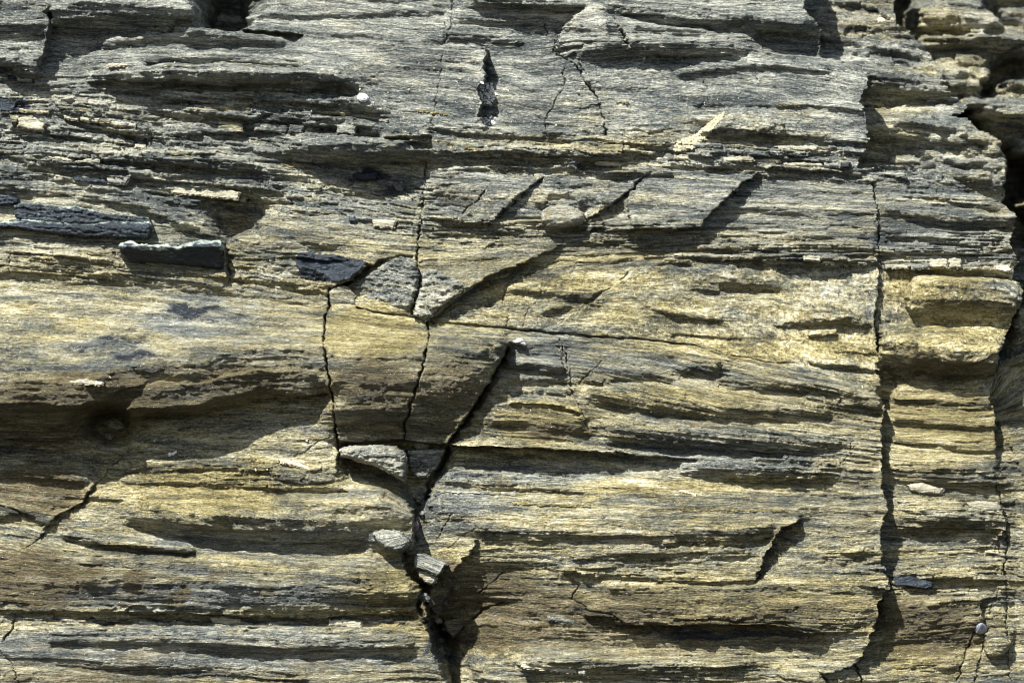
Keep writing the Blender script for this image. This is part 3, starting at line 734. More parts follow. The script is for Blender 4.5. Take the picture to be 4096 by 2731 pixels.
# cracks
crk = np.zeros(X.shape, F)
CRACKS = [
 ('850,612 815,640 790,655 762,664', 6, 46), ('858,612 890,594 920,584 948,590', 2.5, 14),
 ('1020,50 1020,113 1010,180 1000,236 992,284 989,328 979,376', 1.6, 6), ('979,376 968,480 958,585 962,630 945,722', 2.6, 16),
 ('2003,420 2016,478 2018,533 2018,585', 2.2, 14), ('2018,585 2020,653 2010,735 2018,800 2023,841 2010,850', 2.4, 14),
 ('818,708 945,729 979,739 1157,753 1252,763 1355,771 1492,782 1600,793', 3.0, 18), ('1600,793 1650,812 1753,828 1820,834', 2, 8),
 ('757,660 757,701 748,722 747,790 755,835 764,893 769,961 776,1030 776,1080', 3.4, 34),
 ('981,741 987,770 979,814 965,869 945,927 933,971 928,1010', 3.2, 30),
 ('1165,797 1154,826 1109,902 1075,956 1027,1021', 3.6, 34), ('1030,1030 1013,1077 986,1111 982,1145 952,1176', 7, 60),
 ('1211,603 1175,640 1160,662 1155,700 1172,720 1160,752', 2.2, 8), ('1464,613 1382,674 1321,715 1252,763', 2.0, 7),
 ('1249,410 1184,458 1126,516', 2.8, 14), ('1495,396 1461,424 1400,475 1352,506', 2.8, 16), ('1770,384 1712,417 1668,458 1613,513', 2.5, 12),
 ('1276,123 1321,150 1345,185 1369,219 1386,267 1393,311', 2.6, 14), ('1294,157 1294,205 1282,225 1253,273 1251,304', 2.2, 9),
 ('1311,41 1287,75 1273,106', 2.5, 10), ('1417,45 1430,80 1442,104', 3.0, 18), ('1273,106 1310,115 1360,95 1440,102', 1.8, 6),
 ('1245,45 1258,80 1265,95', 2, 8), ('1040,0 1040,30 1030,70 1020,95', 2.5, 8),
 ('215,1115 190,1155 130,1185 95,1230 60,1262', 2.2, 10), ('0,1158 40,1172 55,1182 80,1192', 2.5, 10), ('285,1042 250,1080 215,1115', 1.8, 6),
 ('30,1410 25,1440 5,1478', 3.0, 16), ('0,1490 30,1525 40,1570', 2.0, 10),
 ('430,1065 520,1070 580,1068', 1.8, 6), ('760,1000 690,1040 660,1060 590,1090', 1.8, 6),
 ('1285,780 1300,815 1308,850 1312,900', 2.4, 12), ('1310,900 1335,940 1352,985', 2.0, 8),
 ('1000,1300 960,1390 985,1440 1000,1500 1027,1568 1040,1740', 6, 50),
 ('1000,1240 1040,1180', 1.8, 7), ('1030,1260 1090,1210', 1.8, 7), ('1100,1365 1140,1330 1180,1300', 1.8, 7),
 ('1035,1475 1080,1430 1110,1405 1155,1390', 3.0, 18), ('1250,1305 1300,1322 1330,1345 1310,1375 1345,1392', 2.4, 10),
 ('1345,1398 1400,1410 1440,1430 1480,1445', 2.2, 9), ('1548,1425 1640,1422 1720,1428 1800,1430 1850,1445 1895,1456', 2.4, 12),
 ('1607,174 1622,198 1628,235', 1.8, 7), ('1733,153 1740,185', 1.6, 6), ('1607,174 1650,160', 1.6, 6),
 ('2290,1095 2310,1170 2318,1215 2325,1260 2315,1300 2318,1345', 2.6, 14), ('2318,1345 2320,1400 2318,1470 2330,1568', 2.4, 12), ('2293,1220 2305,1270', 2, 8),
 ('2246,1452 2225,1510 2205,1568', 2.6, 12), ('2275,1455 2262,1510 2245,1568', 2.4, 11), ('2300,1355 2280,1410', 2.2, 9),
 ('1886,1545 1905,1568 1915,1640', 4, 24), ('1968,1530 1985,1568 1990,1640', 3, 18), ('2003,1456 1990,1500 1975,1526', 2.2, 8),
 ('1955,1015 1953,1045 1930,1062', 1.6, 6), ('1870,1080 1900,1110 1925,1125', 1.8, 7), ('1040,1030 1020,1060', 2, 8),
 ('1005,690 1003,735', 1.6, 5), ('1225,700 1240,678 1246,650', 1.6, 6), ('1215,705 1200,750', 1.6, 6), ('1310,640 1325,600', 1.2, 4),
 ('1430,318 1432,350', 2.4, 12), ('1330,120 1318,360', .1, .1), ('1165,390 1167,400', 1.8, 7), ('1040,505 1100,455 1130,420', 2, 8),
 ('840,1065 900,1100 940,1150', 2.2, 10), ('0,660 60,665', 1.6, 5), ('30,555 24,600 20,640', 1.8, 7), ('345,300 352,360', 1.6, 6), 
 ('1548,790 1640,800 1700,835', 1.6, 6), ('1330,880 1390,820', 1.5, 5), ('2078,385 2100,400', 1.5, 5), ('1900,560 2018,568', 1.5, 5)]
for s, wd, dp in CRACKS:
    D, T = dist_line(poly(s), XW, YW, 30)
    m = D < 29
    vary = .6 + .8 * (perlin(X[m] / 40, Y[m] / 40, 61) * .5 + .5)
    gate = sstep(-.5, .05, perlin(X[m] / 26, Y[m] / 26, 62)) * .6 + .4
    wd2 = wd * (.68 + .30 * perlin(X[m] / 30, Y[m] / 30, 63))
    crk[m] = np.minimum(crk[m], -dp * vary * gate * np.exp(-(D[m] / wd2) ** 2))
det *= .64 + .36 * np.clip(crumb * 1.6, 0, 1)
H = base + det + crk

# ---------------------------------------------------------------- ochre and brown stains, dark patches, pale areas with painted crest highlights
ochre = np.clip(.34 + .20 * sstep(450, 760, Y) - .30 * sstep(560, 160, Y) + blobs([
    (500, 730, 450, 70, .02), (860, 760, 110, 70, .35), (1250, 610, 380, 60, .20), (1450, 700, 330, 70, .08), (1560, 250, 380, 40, .14), (900, 150, 300, 50, .10), (350, 240, 300, 40, .14), (1700, 800, 330, 30, .25),
    (2180, 760, 150, 60, .3), (2170, 960, 140, 110, .35), (1250, 970, 110, 50, .35), (1500, 920, 200, 30, .2), (450, 1110, 260, 50, .30), (500, 1160, 250, 25, .2),
    (880, 1350, 80, 45, .3), (1400, 1120, 380, 22, .25), (1050, 1380, 200, 120, .3), (1700, 1380, 380, 60, .25), (2150, 1480, 150, 90, .35), (600, 300, 500, 70, .05),
    (1450, 320, 500, 30, .25), (1300, 360, 250, 40, .2), (750, 590, 220, 60, .1), (200, 610, 260, 30, .1), (2150, 660, 120, 70, .35), (1980, 220, 100, 60, -.1),
    (450, 1365, 430, 36, -.32), (500, 1235, 300, 20, -.2), (1150, 1150, 160, 40, -.1), (450, 730, 140, 40, -.35), (260, 800, 110, 24, -.3), (1240, 820, 90, 80, -.3), (1500, 830, 220, 60, -.15), (1200, 1090, 260, 30, -.3), (1650, 1040, 250, 50, -.3), (700, 1240, 300, 30, -.3),
    (1070, 1150, 90, 30, -.2), (450, 1490, 520, 60, -.38), (1000, 1150, 80, 60, -.2), (1700, 460, 200, 60, -.1), (2170, 560, 150, 60, -.25), (1900, 640, 140, 40, -.1)]), 0, 1)
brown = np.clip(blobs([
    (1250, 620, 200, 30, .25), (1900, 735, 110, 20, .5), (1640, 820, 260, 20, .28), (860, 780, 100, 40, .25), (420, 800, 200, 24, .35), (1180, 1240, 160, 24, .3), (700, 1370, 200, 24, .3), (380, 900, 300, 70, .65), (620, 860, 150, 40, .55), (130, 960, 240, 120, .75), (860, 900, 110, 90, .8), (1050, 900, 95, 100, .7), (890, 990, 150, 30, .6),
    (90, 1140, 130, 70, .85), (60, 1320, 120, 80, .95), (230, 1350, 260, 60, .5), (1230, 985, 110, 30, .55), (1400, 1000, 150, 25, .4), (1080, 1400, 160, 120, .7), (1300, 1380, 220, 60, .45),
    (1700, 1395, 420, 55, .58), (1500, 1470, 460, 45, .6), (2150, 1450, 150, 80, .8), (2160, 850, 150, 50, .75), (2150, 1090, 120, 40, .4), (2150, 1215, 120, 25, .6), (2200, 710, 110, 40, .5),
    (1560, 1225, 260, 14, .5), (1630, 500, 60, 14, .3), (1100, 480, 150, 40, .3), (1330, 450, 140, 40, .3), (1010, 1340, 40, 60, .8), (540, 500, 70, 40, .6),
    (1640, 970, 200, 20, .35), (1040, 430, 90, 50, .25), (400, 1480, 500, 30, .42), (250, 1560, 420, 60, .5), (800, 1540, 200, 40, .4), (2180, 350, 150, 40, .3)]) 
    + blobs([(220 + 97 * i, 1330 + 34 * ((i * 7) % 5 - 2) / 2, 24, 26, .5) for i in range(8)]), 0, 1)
dark = np.clip(blobs([  # dark patches: bed mottling, seams, hollows and ledge feet
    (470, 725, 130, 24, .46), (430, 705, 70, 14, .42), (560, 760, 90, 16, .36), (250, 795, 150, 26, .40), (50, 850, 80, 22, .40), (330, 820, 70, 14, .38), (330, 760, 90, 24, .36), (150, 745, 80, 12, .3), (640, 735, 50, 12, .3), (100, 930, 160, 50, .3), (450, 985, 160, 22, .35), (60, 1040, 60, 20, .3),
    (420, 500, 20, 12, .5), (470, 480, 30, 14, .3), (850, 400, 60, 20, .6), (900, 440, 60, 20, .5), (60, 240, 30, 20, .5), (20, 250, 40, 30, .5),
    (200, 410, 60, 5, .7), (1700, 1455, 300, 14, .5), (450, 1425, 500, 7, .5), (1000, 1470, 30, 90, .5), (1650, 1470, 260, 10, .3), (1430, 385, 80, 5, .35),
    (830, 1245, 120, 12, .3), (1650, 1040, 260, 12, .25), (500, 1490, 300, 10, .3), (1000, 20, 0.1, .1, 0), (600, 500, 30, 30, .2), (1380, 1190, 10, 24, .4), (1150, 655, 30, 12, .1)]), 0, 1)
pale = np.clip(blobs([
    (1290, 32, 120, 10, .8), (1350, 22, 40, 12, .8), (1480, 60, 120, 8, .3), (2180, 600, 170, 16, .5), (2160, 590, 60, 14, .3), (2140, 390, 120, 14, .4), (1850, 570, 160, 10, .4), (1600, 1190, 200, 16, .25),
    (480, 1288, 420, 10, .42), (600, 1460, 330, 9, .42), (560, 1155, 260, 14, .28), (1550, 1150, 320, 14, .28), (1300, 945, 200, 8, .3), (300, 1520, 200, 8, .3), (2120, 798, 130, 10, .3), (560, 640, 300, 12, .3), (560, 1180, 200, 10, .3), (2060, 450, 30, 12, .3), (250, 670, 300, 14, .3), (900, 1215, 60, 14, .35), (800, 345, 120, 14, .35), (650, 620, 120, 20, .45), (700, 585, 90, 10, .4),  # long thin blobs at the start paint bright highlights onto ledge crests
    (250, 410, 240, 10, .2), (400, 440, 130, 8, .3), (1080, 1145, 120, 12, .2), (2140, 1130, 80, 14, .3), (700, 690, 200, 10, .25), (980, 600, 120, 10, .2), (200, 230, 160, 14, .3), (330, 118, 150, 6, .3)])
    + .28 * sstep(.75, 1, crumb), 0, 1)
M = np.stack([ochre, brown, dark, pale], -1).astype(F)

# ---------------------------------------------------------------- the near rock face: separate masses, parted along the joints
REG = [
 ('rock_outcrop', '-300,-300 2700,-300 2700,1900 -300,1900', 'broad middle of the rock face with thin grey green beds between the long vertical joints', None),
 ('rear_ledge', '552,-300 554,35 550,52 640,68 765,87 860,96 1000,106 1040,100 1119,116 1140,120 1273,106 1311,41 1340,20 1420,30 1470,58 1560,64 1700,66 1860,86 1885,70 1870,30 1860,-300', 'shaded grey purple ledge running behind the dark hole along the top of the photo', None),
 ('rock_ledge', '-300,170 87,160 240,180 600,196 815,213 870,255 985,292 1116,292 1099,266 1109,239 1099,205 1116,184 1112,143 1119,116 1090,103 1040,100 1000,106 860,96 765,87 640,68 550,62 480,40 460,-300 -300,-300', 'long smooth grey ledge below the dark hole, ending in a notched right edge', None),
 ('corner_rock', '-300,-300 90,-300 116,30 121,60 112,90 108,110 100,135 87,158 0,165 -300,165', 'blocky dark grey rock filling the top left corner of the face', None),
 ('rock_block', '1119,116 1140,120 1265,106 1276,123 1294,157 1294,205 1282,225 1253,273 1251,304 1116,290 1099,266 1109,239 1099,205 1116,184 1112,143', 'dark green grey rock in the shadow right of the notch with white grit', None),
 ('rock_block', '1276,123 1321,150 1345,185 1369,219 1386,267 1393,311 1251,304 1253,273 1282,225 1294,205 1294,157', 'narrow grey block between two curving cracks above the tan beds', None),
 ('peaked_rock', '1273,106 1287,75 1311,41 1340,16 1375,14 1417,45 1430,80 1442,104 1360,95 1310,118 1276,123', 'small peaked grey block with a smooth left face at the top of the photo', None),
 ('rock_bluff', '1276,123 1310,118 1360,95 1442,104 1430,80 1417,45 1470,58 1560,64 1700,66 1880,90 1883,128 1975,147 1992,164 1989,198 1972,219 1985,263 1992,314 1985,342 1972,376 1780,352 1560,338 1393,311 1386,267 1369,219 1345,185 1321,150', 'large streaked grey rock at upper right with a rough vertical right edge', None),
 ('rock_slab', '1446,440 1470,415 1490,396 1560,392 1700,386 1770,384 1712,417 1668,458 1613,513 1530,515 1448,510 1438,480', 'flat smooth grey slab with a slanting right edge that casts a dark shadow', None),
 ('rock_slab', '1240,415 1290,402 1400,404 1495,396 1461,424 1400,475 1352,506 1330,480 1290,466 1240,480 1215,490 1184,470 1200,450', 'brownish slab behind the rounded nodule between two slanting cracks', None),
 ('rock_slab', '968,440 1000,402 1080,392 1200,396 1249,410 1184,458 1126,516 1060,512 972,490', 'knobbly brown grey slab left of the slanting crack right of the long thin joint', None),
 ('rock_beds', '-300,165 0,165 87,160 240,180 600,196 815,213 870,255 985,292 989,328 979,376 968,480 958,585 962,604 921,587 860,619 808,650 757,662 757,701 748,722 600,690 450,672 250,652 -300,650', 'thinly layered grey beds full of pale chips across the left side', None),
 ('rock_wall', '-300,650 250,652 450,672 600,690 748,722 747,790 755,835 764,893 769,961 776,1030 776,1080 690,1060 480,1060 285,1042 215,1115 120,1090 0,1084 -300,1090', 'large smooth bulging bed at left with a sunlit mottled top and brown shaded underside', None),
 ('rock_block', '748,722 770,706 818,708 945,729 981,741 987,770 979,814 965,869 945,927 933,971 928,1012 776,1018 769,961 764,893 755,835 747,790', 'golden topped brown block between two upright cracks, left of its twin', None),
 ('rock_block', '981,741 1157,753 1172,780 1165,797 1154,826 1109,902 1075,956 1027,1021 928,1012 933,971 945,927 965,869 979,814 987,770', 'smooth tapering brown block with a slanting right crack and a white pebble under it', None),
 ('stepped_rock', '1165,797 1160,753 1252,763 1285,780 1300,815 1308,850 1312,900 1335,940 1352,985 1340,1035 1130,1027 1027,1022 1075,956 1109,902 1154,826', 'recessed stepped rock with small pale ledges right of the tapering brown block', None),
 ('rock_wall', '1252,763 1355,771 1492,782 1600,793 1753,828 1900,845 2008,850 2033,886 2038,923 2030,950 2026,990 2026,1053 2030,1084 2028,1121 2044,1169 2023,1210 2028,1251 2024,1282 2034,1306 1960,1330 1850,1318 1770,1330 1732,1335 1600,1332 1450,1322 1330,1320 1250,1305 1180,1300 1100,1365 1010,1345 960,1300 952,1176 982,1145 986,1111 1013,1077 1030,1030 1130,1027 1340,1035 1352,985 1335,940 1312,900 1308,850 1300,815 1285,780', 'big streaked lower right rock mass with wavy sunlit beds and a scooped hollow', None),
 ('rock_bed', '1010,1345 1100,1365 1180,1300 1250,1305 1330,1320 1450,1322 1600,1332 1732,1335 1770,1330 1850,1318 1960,1330 2034,1306 2044,1347 2020,1381 2018,1419 2003,1456 1996,1490 1972,1525 1934,1542 1886,1545 1910,1640 1900,1900 1050,1900 1027,1565 1000,1500 980,1400', 'smooth olive brown bed at the bottom right of centre with a rounded right end', None),
 ('rock_wedge', '-300,1090 0,1084 120,1090 215,1115 190,1155 130,1185 95,1230 60,1262 -300,1270', 'shaded brown wedge of rock with a forked crack at the left edge', None),
 ('rounded_rock', '60,1262 95,1230 130,1185 190,1155 215,1115 285,1042 480,1060 690,1060 776,1080 800,1075 870,1090 925,1112 945,1140 952,1176 950,1210 952,1248 922,1268 780,1278 450,1268 250,1262', 'rounded golden rock with a long shaded lower side at lower left', None),
 ('rock_bed', '-300,1270 60,1262 250,1262 450,1268 780,1278 922,1268 935,1313 972,1355 978,1392 945,1412 850,1414 500,1412 30,1408 -300,1408', 'long grey striped bed with brown algae blotches at lower left', None),
 ('rock_bed', '-300,1408 30,1408 500,1412 850,1414 945,1412 978,1392 986,1442 1000,1495 1027,1565 1050,1900 -300,1900', 'dark striped bed along the bottom left corner below the blotched bed', None),
 ('rock_column', '2003,420 1962,386 2078,378 2163,394 2232,431 2314,472 2331,489 2327,533 2320,558 2337,599 2327,636 2348,653 2350,695 2327,735 2300,811 2290,876 2200,880 2023,860 2008,850 2018,800 2010,735 2020,653 2018,585 2018,533 2016,478', 'sunlit layered rock right of the long upright joint with a rounded tan bulge', None),
 ('rock_column', '2008,850 2023,860 2200,880 2290,876 2279,913 2290,954 2292,1000 2296,1060 2290,1100 2310,1170 2318,1215 2325,1260 2315,1300 2318,1345 1990,1352 2044,1347 2034,1306 2024,1282 2028,1251 2023,1210 2044,1169 2028,1121 2030,1084 2026,1053 2026,990 2030,950 2038,923 2033,886', 'golden brown rock set back behind the right end of the big lower mass', None),
 ('rock_column', '2044,1347 2318,1345 2320,1400 2318,1470 2330,1568 2340,1900 1900,1900 1910,1640 1886,1545 1934,1542 1972,1525 1996,1490 2003,1456 2018,1419 2020,1381', 'brown block at lower right below the dark wet chip', None),
 ('rock_edge', '2340,1900 2330,1568 2318,1470 2320,1400 2318,1345 2315,1300 2325,1260 2318,1215 2310,1170 2290,1100 2296,1060 2292,1000 2290,954 2279,913 2290,876 2300,811 2327,735 2348,695 2360,640 2700,640 2700,1900', 'pale cracked strip of rock down the lower right edge of the photo', None),
]
AIR = [poly('1885,60 1883,128 1975,147 1992,164 1989,198 1972,219 1985,263 1992,314 1985,342 1972,376 1962,384 2078,378 2163,394 2232,431 2314,472 2331,489 2327,533 2320,558 2337,599 2327,636 2348,653 2356,660 2700,640 2700,-300 1850,-300 1856,-10 1842,14 1868,40')]
def largest(mk):
    """drop stray specks cut off along wobbling edges: keep what survives growing out from the thick core"""
    core = mk.copy()
    for _ in range(3):
        p = np.pad(core, 1); core = p[1:-1, 1:-1] & p[:-2, 1:-1] & p[2:, 1:-1] & p[1:-1, :-2] & p[1:-1, 2:]
    for _ in range(40):
        p = np.pad(core, 1); core = (p[1:-1, 1:-1] | p[:-2, 1:-1] | p[2:, 1:-1] | p[1:-1, :-2] | p[1:-1, 2:]) & mk
    return core
lab = np.zeros(X.shape, np.int16)
XL = X + 1.0 * wx; YL = Y + 1.0 * wy
for k, (nm, pl, lb, gp) in enumerate(REG):
    lab[inside(poly(pl), XL, YL)] = k
for P in AIR:
    lab[inside(P, XL, YL)] = -1
lf = lab[:-1, :-1]
NEAR = {}
for k, (nm, pl, lb, gp) in enumerate(REG):
    mk = lf == k
    mk = largest(mk)
    if mk.sum() < 50: continue
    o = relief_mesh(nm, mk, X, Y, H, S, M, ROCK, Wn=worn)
    NEAR[k] = o
    tag(o, lb, 'rock ledge' if 'ledge' in nm or 'bed' in nm else 'rock')

# ---------------------------------------------------------------- rock farther back, at its own depth behind the edge of the near face
def far_layer(bounds, ledges, lines, steps, regs, step=3.5, seed=200, hs=1.0, rough_=1.0, pits=()):
    g = Field(*bounds, step)
    for s in ledges: g.ledge(poly(s))
    for s in lines: g.line(poly(s))
    for s in steps: g.step2(poly(s))
    for s, h in pits: g.pit(poly(s), h)
    u = blur(g.solve(), 1) * F(hs)
    x, y = g.X, g.Y
    ax = 12 * cells(x / 46, y / 20, seed + 91, .3) + 5 * cells(x / 20, y / 10, seed + 92, .3) + 5 * perlin(x / 44, y / 22, seed) + 2.5 * perlin(x / 14, y / 9, seed + 1)
    ay = 7 * cells(x / 60, y / 18, seed + 93, .3) + 4 * perlin(x / 70, y / 34, seed + 2) + 2 * perlin(x / 18, y / 10, seed + 3)
    h = sample(u, (x + ax - g.x0) / step, (y + ay - g.y0) / step)
    s_ = y - .05 * (x - 2000) + 14 * fbm(x / 500, y / 160, seed + 5, 3)
    for Ls, Lx, amp, sd in ((60, 400, 7, 1), (27, 200, 6, 2), (13, 110, 3.4, 3), (7, 60, 1.6, 4)):
        h = h + rough_ * amp * perlin(x / Lx, s_ / Ls, seed + 10 + sd)
    for Lt, amp, sd in ((30, 6.5, 31), (12, 3.4, 33)):
        t = s_ / Lt + .9 * perlin(x / 400, s_ / 70, seed + sd)
        k = np.floor(t).astype(np.int64); f = (t - k).astype(F)
        a = np.clip(perlin(x / 200, k * 7.3, seed + sd + 2) * 1.4 + .5, 0, 1.6)
        h = h + rough_ * amp * a * (sstep(0, .75, f) * (1 - sstep(.8, 1.0, f)) - .45)
    for Lt, Lx, amp, sd in ((26, 120, 10.0, 41),):
        t = s_ / Lt + .8 * perlin(x / 400, s_ / 60, seed + sd)
        k = np.floor(t).astype(np.int64); f = (t - k).astype(F)
        q = x / Lx + 5 * RND[k & 4095] + .35 * perlin(x / 90, k * 3.1, seed + sd + 1)
        c = np.floor(q).astype(np.int64); gg = (q - c).astype(F)
        r = RND[h2(c, k, seed + sd)]
        h = h + rough_ * amp * np.where(r > .5, (r - .5) * 2, 0) * sstep(0, .2, f) * (1 - sstep(.82, 1, f)) * sstep(0, .06, gg) * (1 - sstep(.93, 1, gg))
    fx = x + 6 * perlin(x / 18, y / 12, seed + 81); fs = s_ + 4 * perlin(x / 22, y / 10, seed + 82)
    h = h + 9 * cells(fx / 110, fs / 34, seed + 83) + 5 * cells(fx / 42, fs / 14, seed + 84) + 2 * cells(fx / 18, fs / 7, seed + 85)
    h = h + 2.0 * perlin(x / 22, y / 14, seed + 60) + 1.0 * perlin(x / 10, y / 7, seed + 61)
    oc = np.clip(.35 + .35 * perlin(x / 260, y / 70, seed + 70), 0, 1); br = np.clip(.05 + .3 * perlin(x / 220, y / 60, seed + 71), 0, 1)
    dk = np.clip(.3 * perlin(x / 160, y / 30, seed + 72) - .05, 0, 1); pl = np.clip(.20 + .4 * perlin(x / 200, y / 50, seed + 73), 0, 1)
    m = np.stack([oc, br, dk, pl], -1).astype(F)
    lb = np.full(x.shape, -1, np.int16)
    for k, (nm, pp, label, cat, kd) in enumerate(regs):
        lb[inside(poly(pp), x + ax, y + ay)] = k
    for k, (nm, pp, label, cat, kd) in enumerate(regs):
        mk = lb[:-1, :-1] == k
        o = relief_mesh(nm, mk, x, y, h.astype(F), s_.astype(F), m, ROCK, back=200)
        tag(o, label, cat, kind=kd)

far_layer((1700, -200, 2560, 720),
 ['1990,166,-260,50,-330 2100,165,-255,55,-330 2180,190,-262,30,-320', '1990,272,-230,60,-290 2100,275,-222,75,-290 2230,300,-224,70,-300 2310,345,-240,40,-300',
  '2060,352,-250,24,-275 2200,360,-246,24,-275 2310,372,-250,24,-280', '1900,60,-330,20,-360 2000,80,-320,20,-350 2140,110,-320,20,-350', '2000,120,-300,10,-320 2160,140,-300,10,-320', '2000,402,-250,20,-275 2300,400,-262,24,-300'],
 ['1700,-100,-400 2500,-100,-400', '1990,245,-300 2230,255,-300', '1950,330,-270 2300,330,-270', '1700,600,-300 2500,600,-320', '1960,100,-320 2060,130,-310'],
 ['2330,350,-420,-250 2335,430,-430,-270'],
 [('tilted_rock', '1800,-300 2060,-300 2075,40 2120,70 2155,105 2165,150 2200,190 2232,235 2190,262 1700,270 1700,-300', 'blurred tan and grey rock slope between the near bluff and the white fractured rocks', 'rock', None),
  ('rock_shelf', '1700,262 1990,262 2120,235 2230,262 2260,285 2300,300 2322,350 2340,372 2330,425 2320,460 1700,700', 'weathered brown grey shelf with a blunt right end behind the near column', 'rock', None)], seed=200, hs=.62)

far_layer((1900, -330, 2760, 1900),
 ['2150,75,-560,24,-600 2300,60,-560,24,-600 2420,70,-560,30,-600', '2160,140,-540,14,-570 2300,150,-540,16,-570 2420,180,-540,16,-570', '2150,170,-540,22,-590 2290,175,-540,22,-590',
  '2250,225,-520,60,-640 2330,222,-520,70,-640 2420,240,-520,70,-640', '2150,215,-600,20,-660 2250,200,-600,20,-640', '2360,350,-560,50,-620 2460,340,-560,50,-620', '2100,8,-600,40,-680 2300,14,-600,40,-680 2500,20,-600,30,-660',
  '2360,440,-580,40,-620 2500,450,-570,40,-620', '2360,560,-570,30,-610 2500,565,-570,30,-610', '2300,880,-560,40,-600 2500,885,-560,40,-600', '2300,1000,-560,24,-590 2500,1005,-560,24,-590', '2300,780,-570,20,-600 2500,780,-570,20,-600', '2300,680,-570,20,-600 2500,690,-570,20,-600'],
 ['1900,-330,-640 2760,-330,-640', '1900,300,-680 2760,300,-640', '1900,1900,-620 2760,1900,-620', '1900,1100,-600 2760,1100,-600'], [],
 [('background_rock', '1700,-400 2800,-400 2800,2000 1700,2000', None, None, 'structure'),
  ('fractured_rock', '2140,60 2180,40 2260,50 2360,70 2400,90 2390,150 2330,215 2260,222 2160,215 2130,160', 'pale blurred blocky rock split by dark cracks at the upper right', 'rock', None),
  ('dark_boulder', '2255,232 2300,218 2370,225 2400,260 2395,300 2330,320 2262,300', 'dark brown blurred boulder behind the brown grey shelf at far right', 'rock', None)], step=4, seed=400, rough_=1.7, hs=.62,
 pits=(('2192,212 2262,232 2290,300 2340,330 2430,340 2430,430 2350,480 2290,430', -1150), ('2012,-60 2135,-60 2140,22 2060,45 2022,30', -1150), ('2112,60 2128,96 2140,140 2118,125', -950),
       ('2300,190 2330,140 2400,100 2400,130 2330,180', -900), ('2340,470 2420,470 2420,560 2350,560', -900), ('2330,0 2350,-60 2430,-60 2430,40 2360,30', -900)))

# ---------------------------------------------------------------- loose stones, chips, shells
def surf(x, y): return float(sample(H, np.array([(x - G.x0) / G.step]), np.array([(y - G.y0) / G.step]))[0])
def bedat(x, y): return sample(S, (x - G.x0) / G.step, (y - G.y0) / G.step)

def stone(name, P, thick, mat, label, cat='rock', group=None, edge=6, tilt=(0, 0), stain=(.3, 0, 0, .3), rough=1.0, base=None, dome=0.0, st=1.6, seed=0, slant=0.0, facets=(), top_glint=0, follow=False):
    """a stone with the outline P: a raised front, rounded or sharp edges, sides running down into the surface it lies on"""
    P = poly(P) if isinstance(P, str) else P
    xs = [p[0] for p in P]; ys = [p[1] for p in P]
    x0, x1, y0, y1 = min(xs) - 4, max(xs) + 4, min(ys) - 4, max(ys) + 4
    x, y = np.meshgrid(np.arange(x0, x1, st).astype(F), np.arange(y0, y1, st).astype(F))
    ax = 2.2 * cells(x / 9, y / 6, seed + 505, .3) + 1.6 * perlin(x / 9, y / 9, seed + 500) + .5 * perlin(x / 3.5, y / 3.5, seed + 503); ay = 1.5 * cells(x / 11, y / 6, seed + 506, .3) + 1.3 * perlin(x / 9, y / 9, seed + 501)
    mk = inside(P, x + ax, y + ay)
    d, _ = dist_line(P, x + ax, y + ay, 400, closed=True)
    d = np.minimum(d, 400)
    cx, cy = sum(xs) / len(xs), sum(ys) / len(ys)
    if follow: base = blur(sample(H, (x - G.x0) / G.step, (y - G.y0) / G.step), 4)
    if base is None: base = float(np.median([surf(a, b) for a, b in P] + [surf(cx, cy)]))
    W = max(x1 - x0, y1 - y0) / 2; hh = min(x1 - x0, y1 - y0) / 2
    h = base + thick * np.sqrt(np.clip(1 - (1 - np.clip(d / edge, 0, 1)) ** 2, 0, 1))
    h = h + dome * np.sqrt(np.clip(1 - (1 - np.clip(d / hh, 0, 1)) ** 2, 0, 1))
    h = h + tilt[0] * (x - cx) + tilt[1] * (y - cy)
    for (fx, fy, c) in facets: h = np.minimum(h, base + c + fx * (x - cx) + fy * (y - cy))
    s_ = bedat(x, y) + slant * (x - cx)
    h = h + rough * (2.2 * perlin(x / 30, s_ / 9, seed + 510) + 1.2 * perlin(x / 12, s_ / 5, seed + 511) + .8 * perlin(x / 5, y / 4, seed + 512))
    f = mk[:-1, :-1]
    m = np.zeros(x.shape + (4,), F); m[...] = stain
    if top_glint:                                     # sun glint on the wet upper edge, painted in as pale colour
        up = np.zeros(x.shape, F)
        for q in range(1, int(top_glint)):
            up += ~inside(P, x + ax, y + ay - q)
        z = np.clip(up / top_glint + .5 * perlin(x / 14, y / 6, seed + 520) - .15, 0, 1)
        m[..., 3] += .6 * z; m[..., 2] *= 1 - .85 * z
    if f.sum() < 4: return None
    back = min(30, thick + 12)
    return tag(relief_mesh(name, f, x, y, h.astype(F), s_.astype(F), m, mat, back=back), label, cat, group)

stone('dark_slab', '-60,506 -4,510 60,503 140,511 215,514 250,508 300,509 346,509 350,518 351,530 344,549 300,548 250,546 190,545 100,535 30,522 -60,530', 24, DARK, 'long blue black wet slab at the left edge, prouder than the flat dark one above it', stain=(0, 0, .66, .0), edge=6, tilt=(.01, -.25), seed=1, base=14, rough=1.8, top_glint=9, facets=((0, 1.0, 26),))
stone('dark_slab', '32,470 60,464 125,472 180,474 215,482 250,490 300,494 344,500 347,512 300,512 250,511 200,517 140,513 60,505 36,500', 12, DARK, 'flat dark slab with brown patches set back above the long blue black slab', stain=(.1, .2, .58, .0), edge=4, tilt=(.0, .10), seed=31, base=6, rough=2.4, top_glint=5)
stone('dark_lump', '-60,446 0,445 30,447 44,458 40,468 20,470 -60,474', 14, DARK, 'small blue black lump at the left edge above the dark slabs', stain=(0, 0, .64, .0), edge=5, seed=33, rough=1.8)
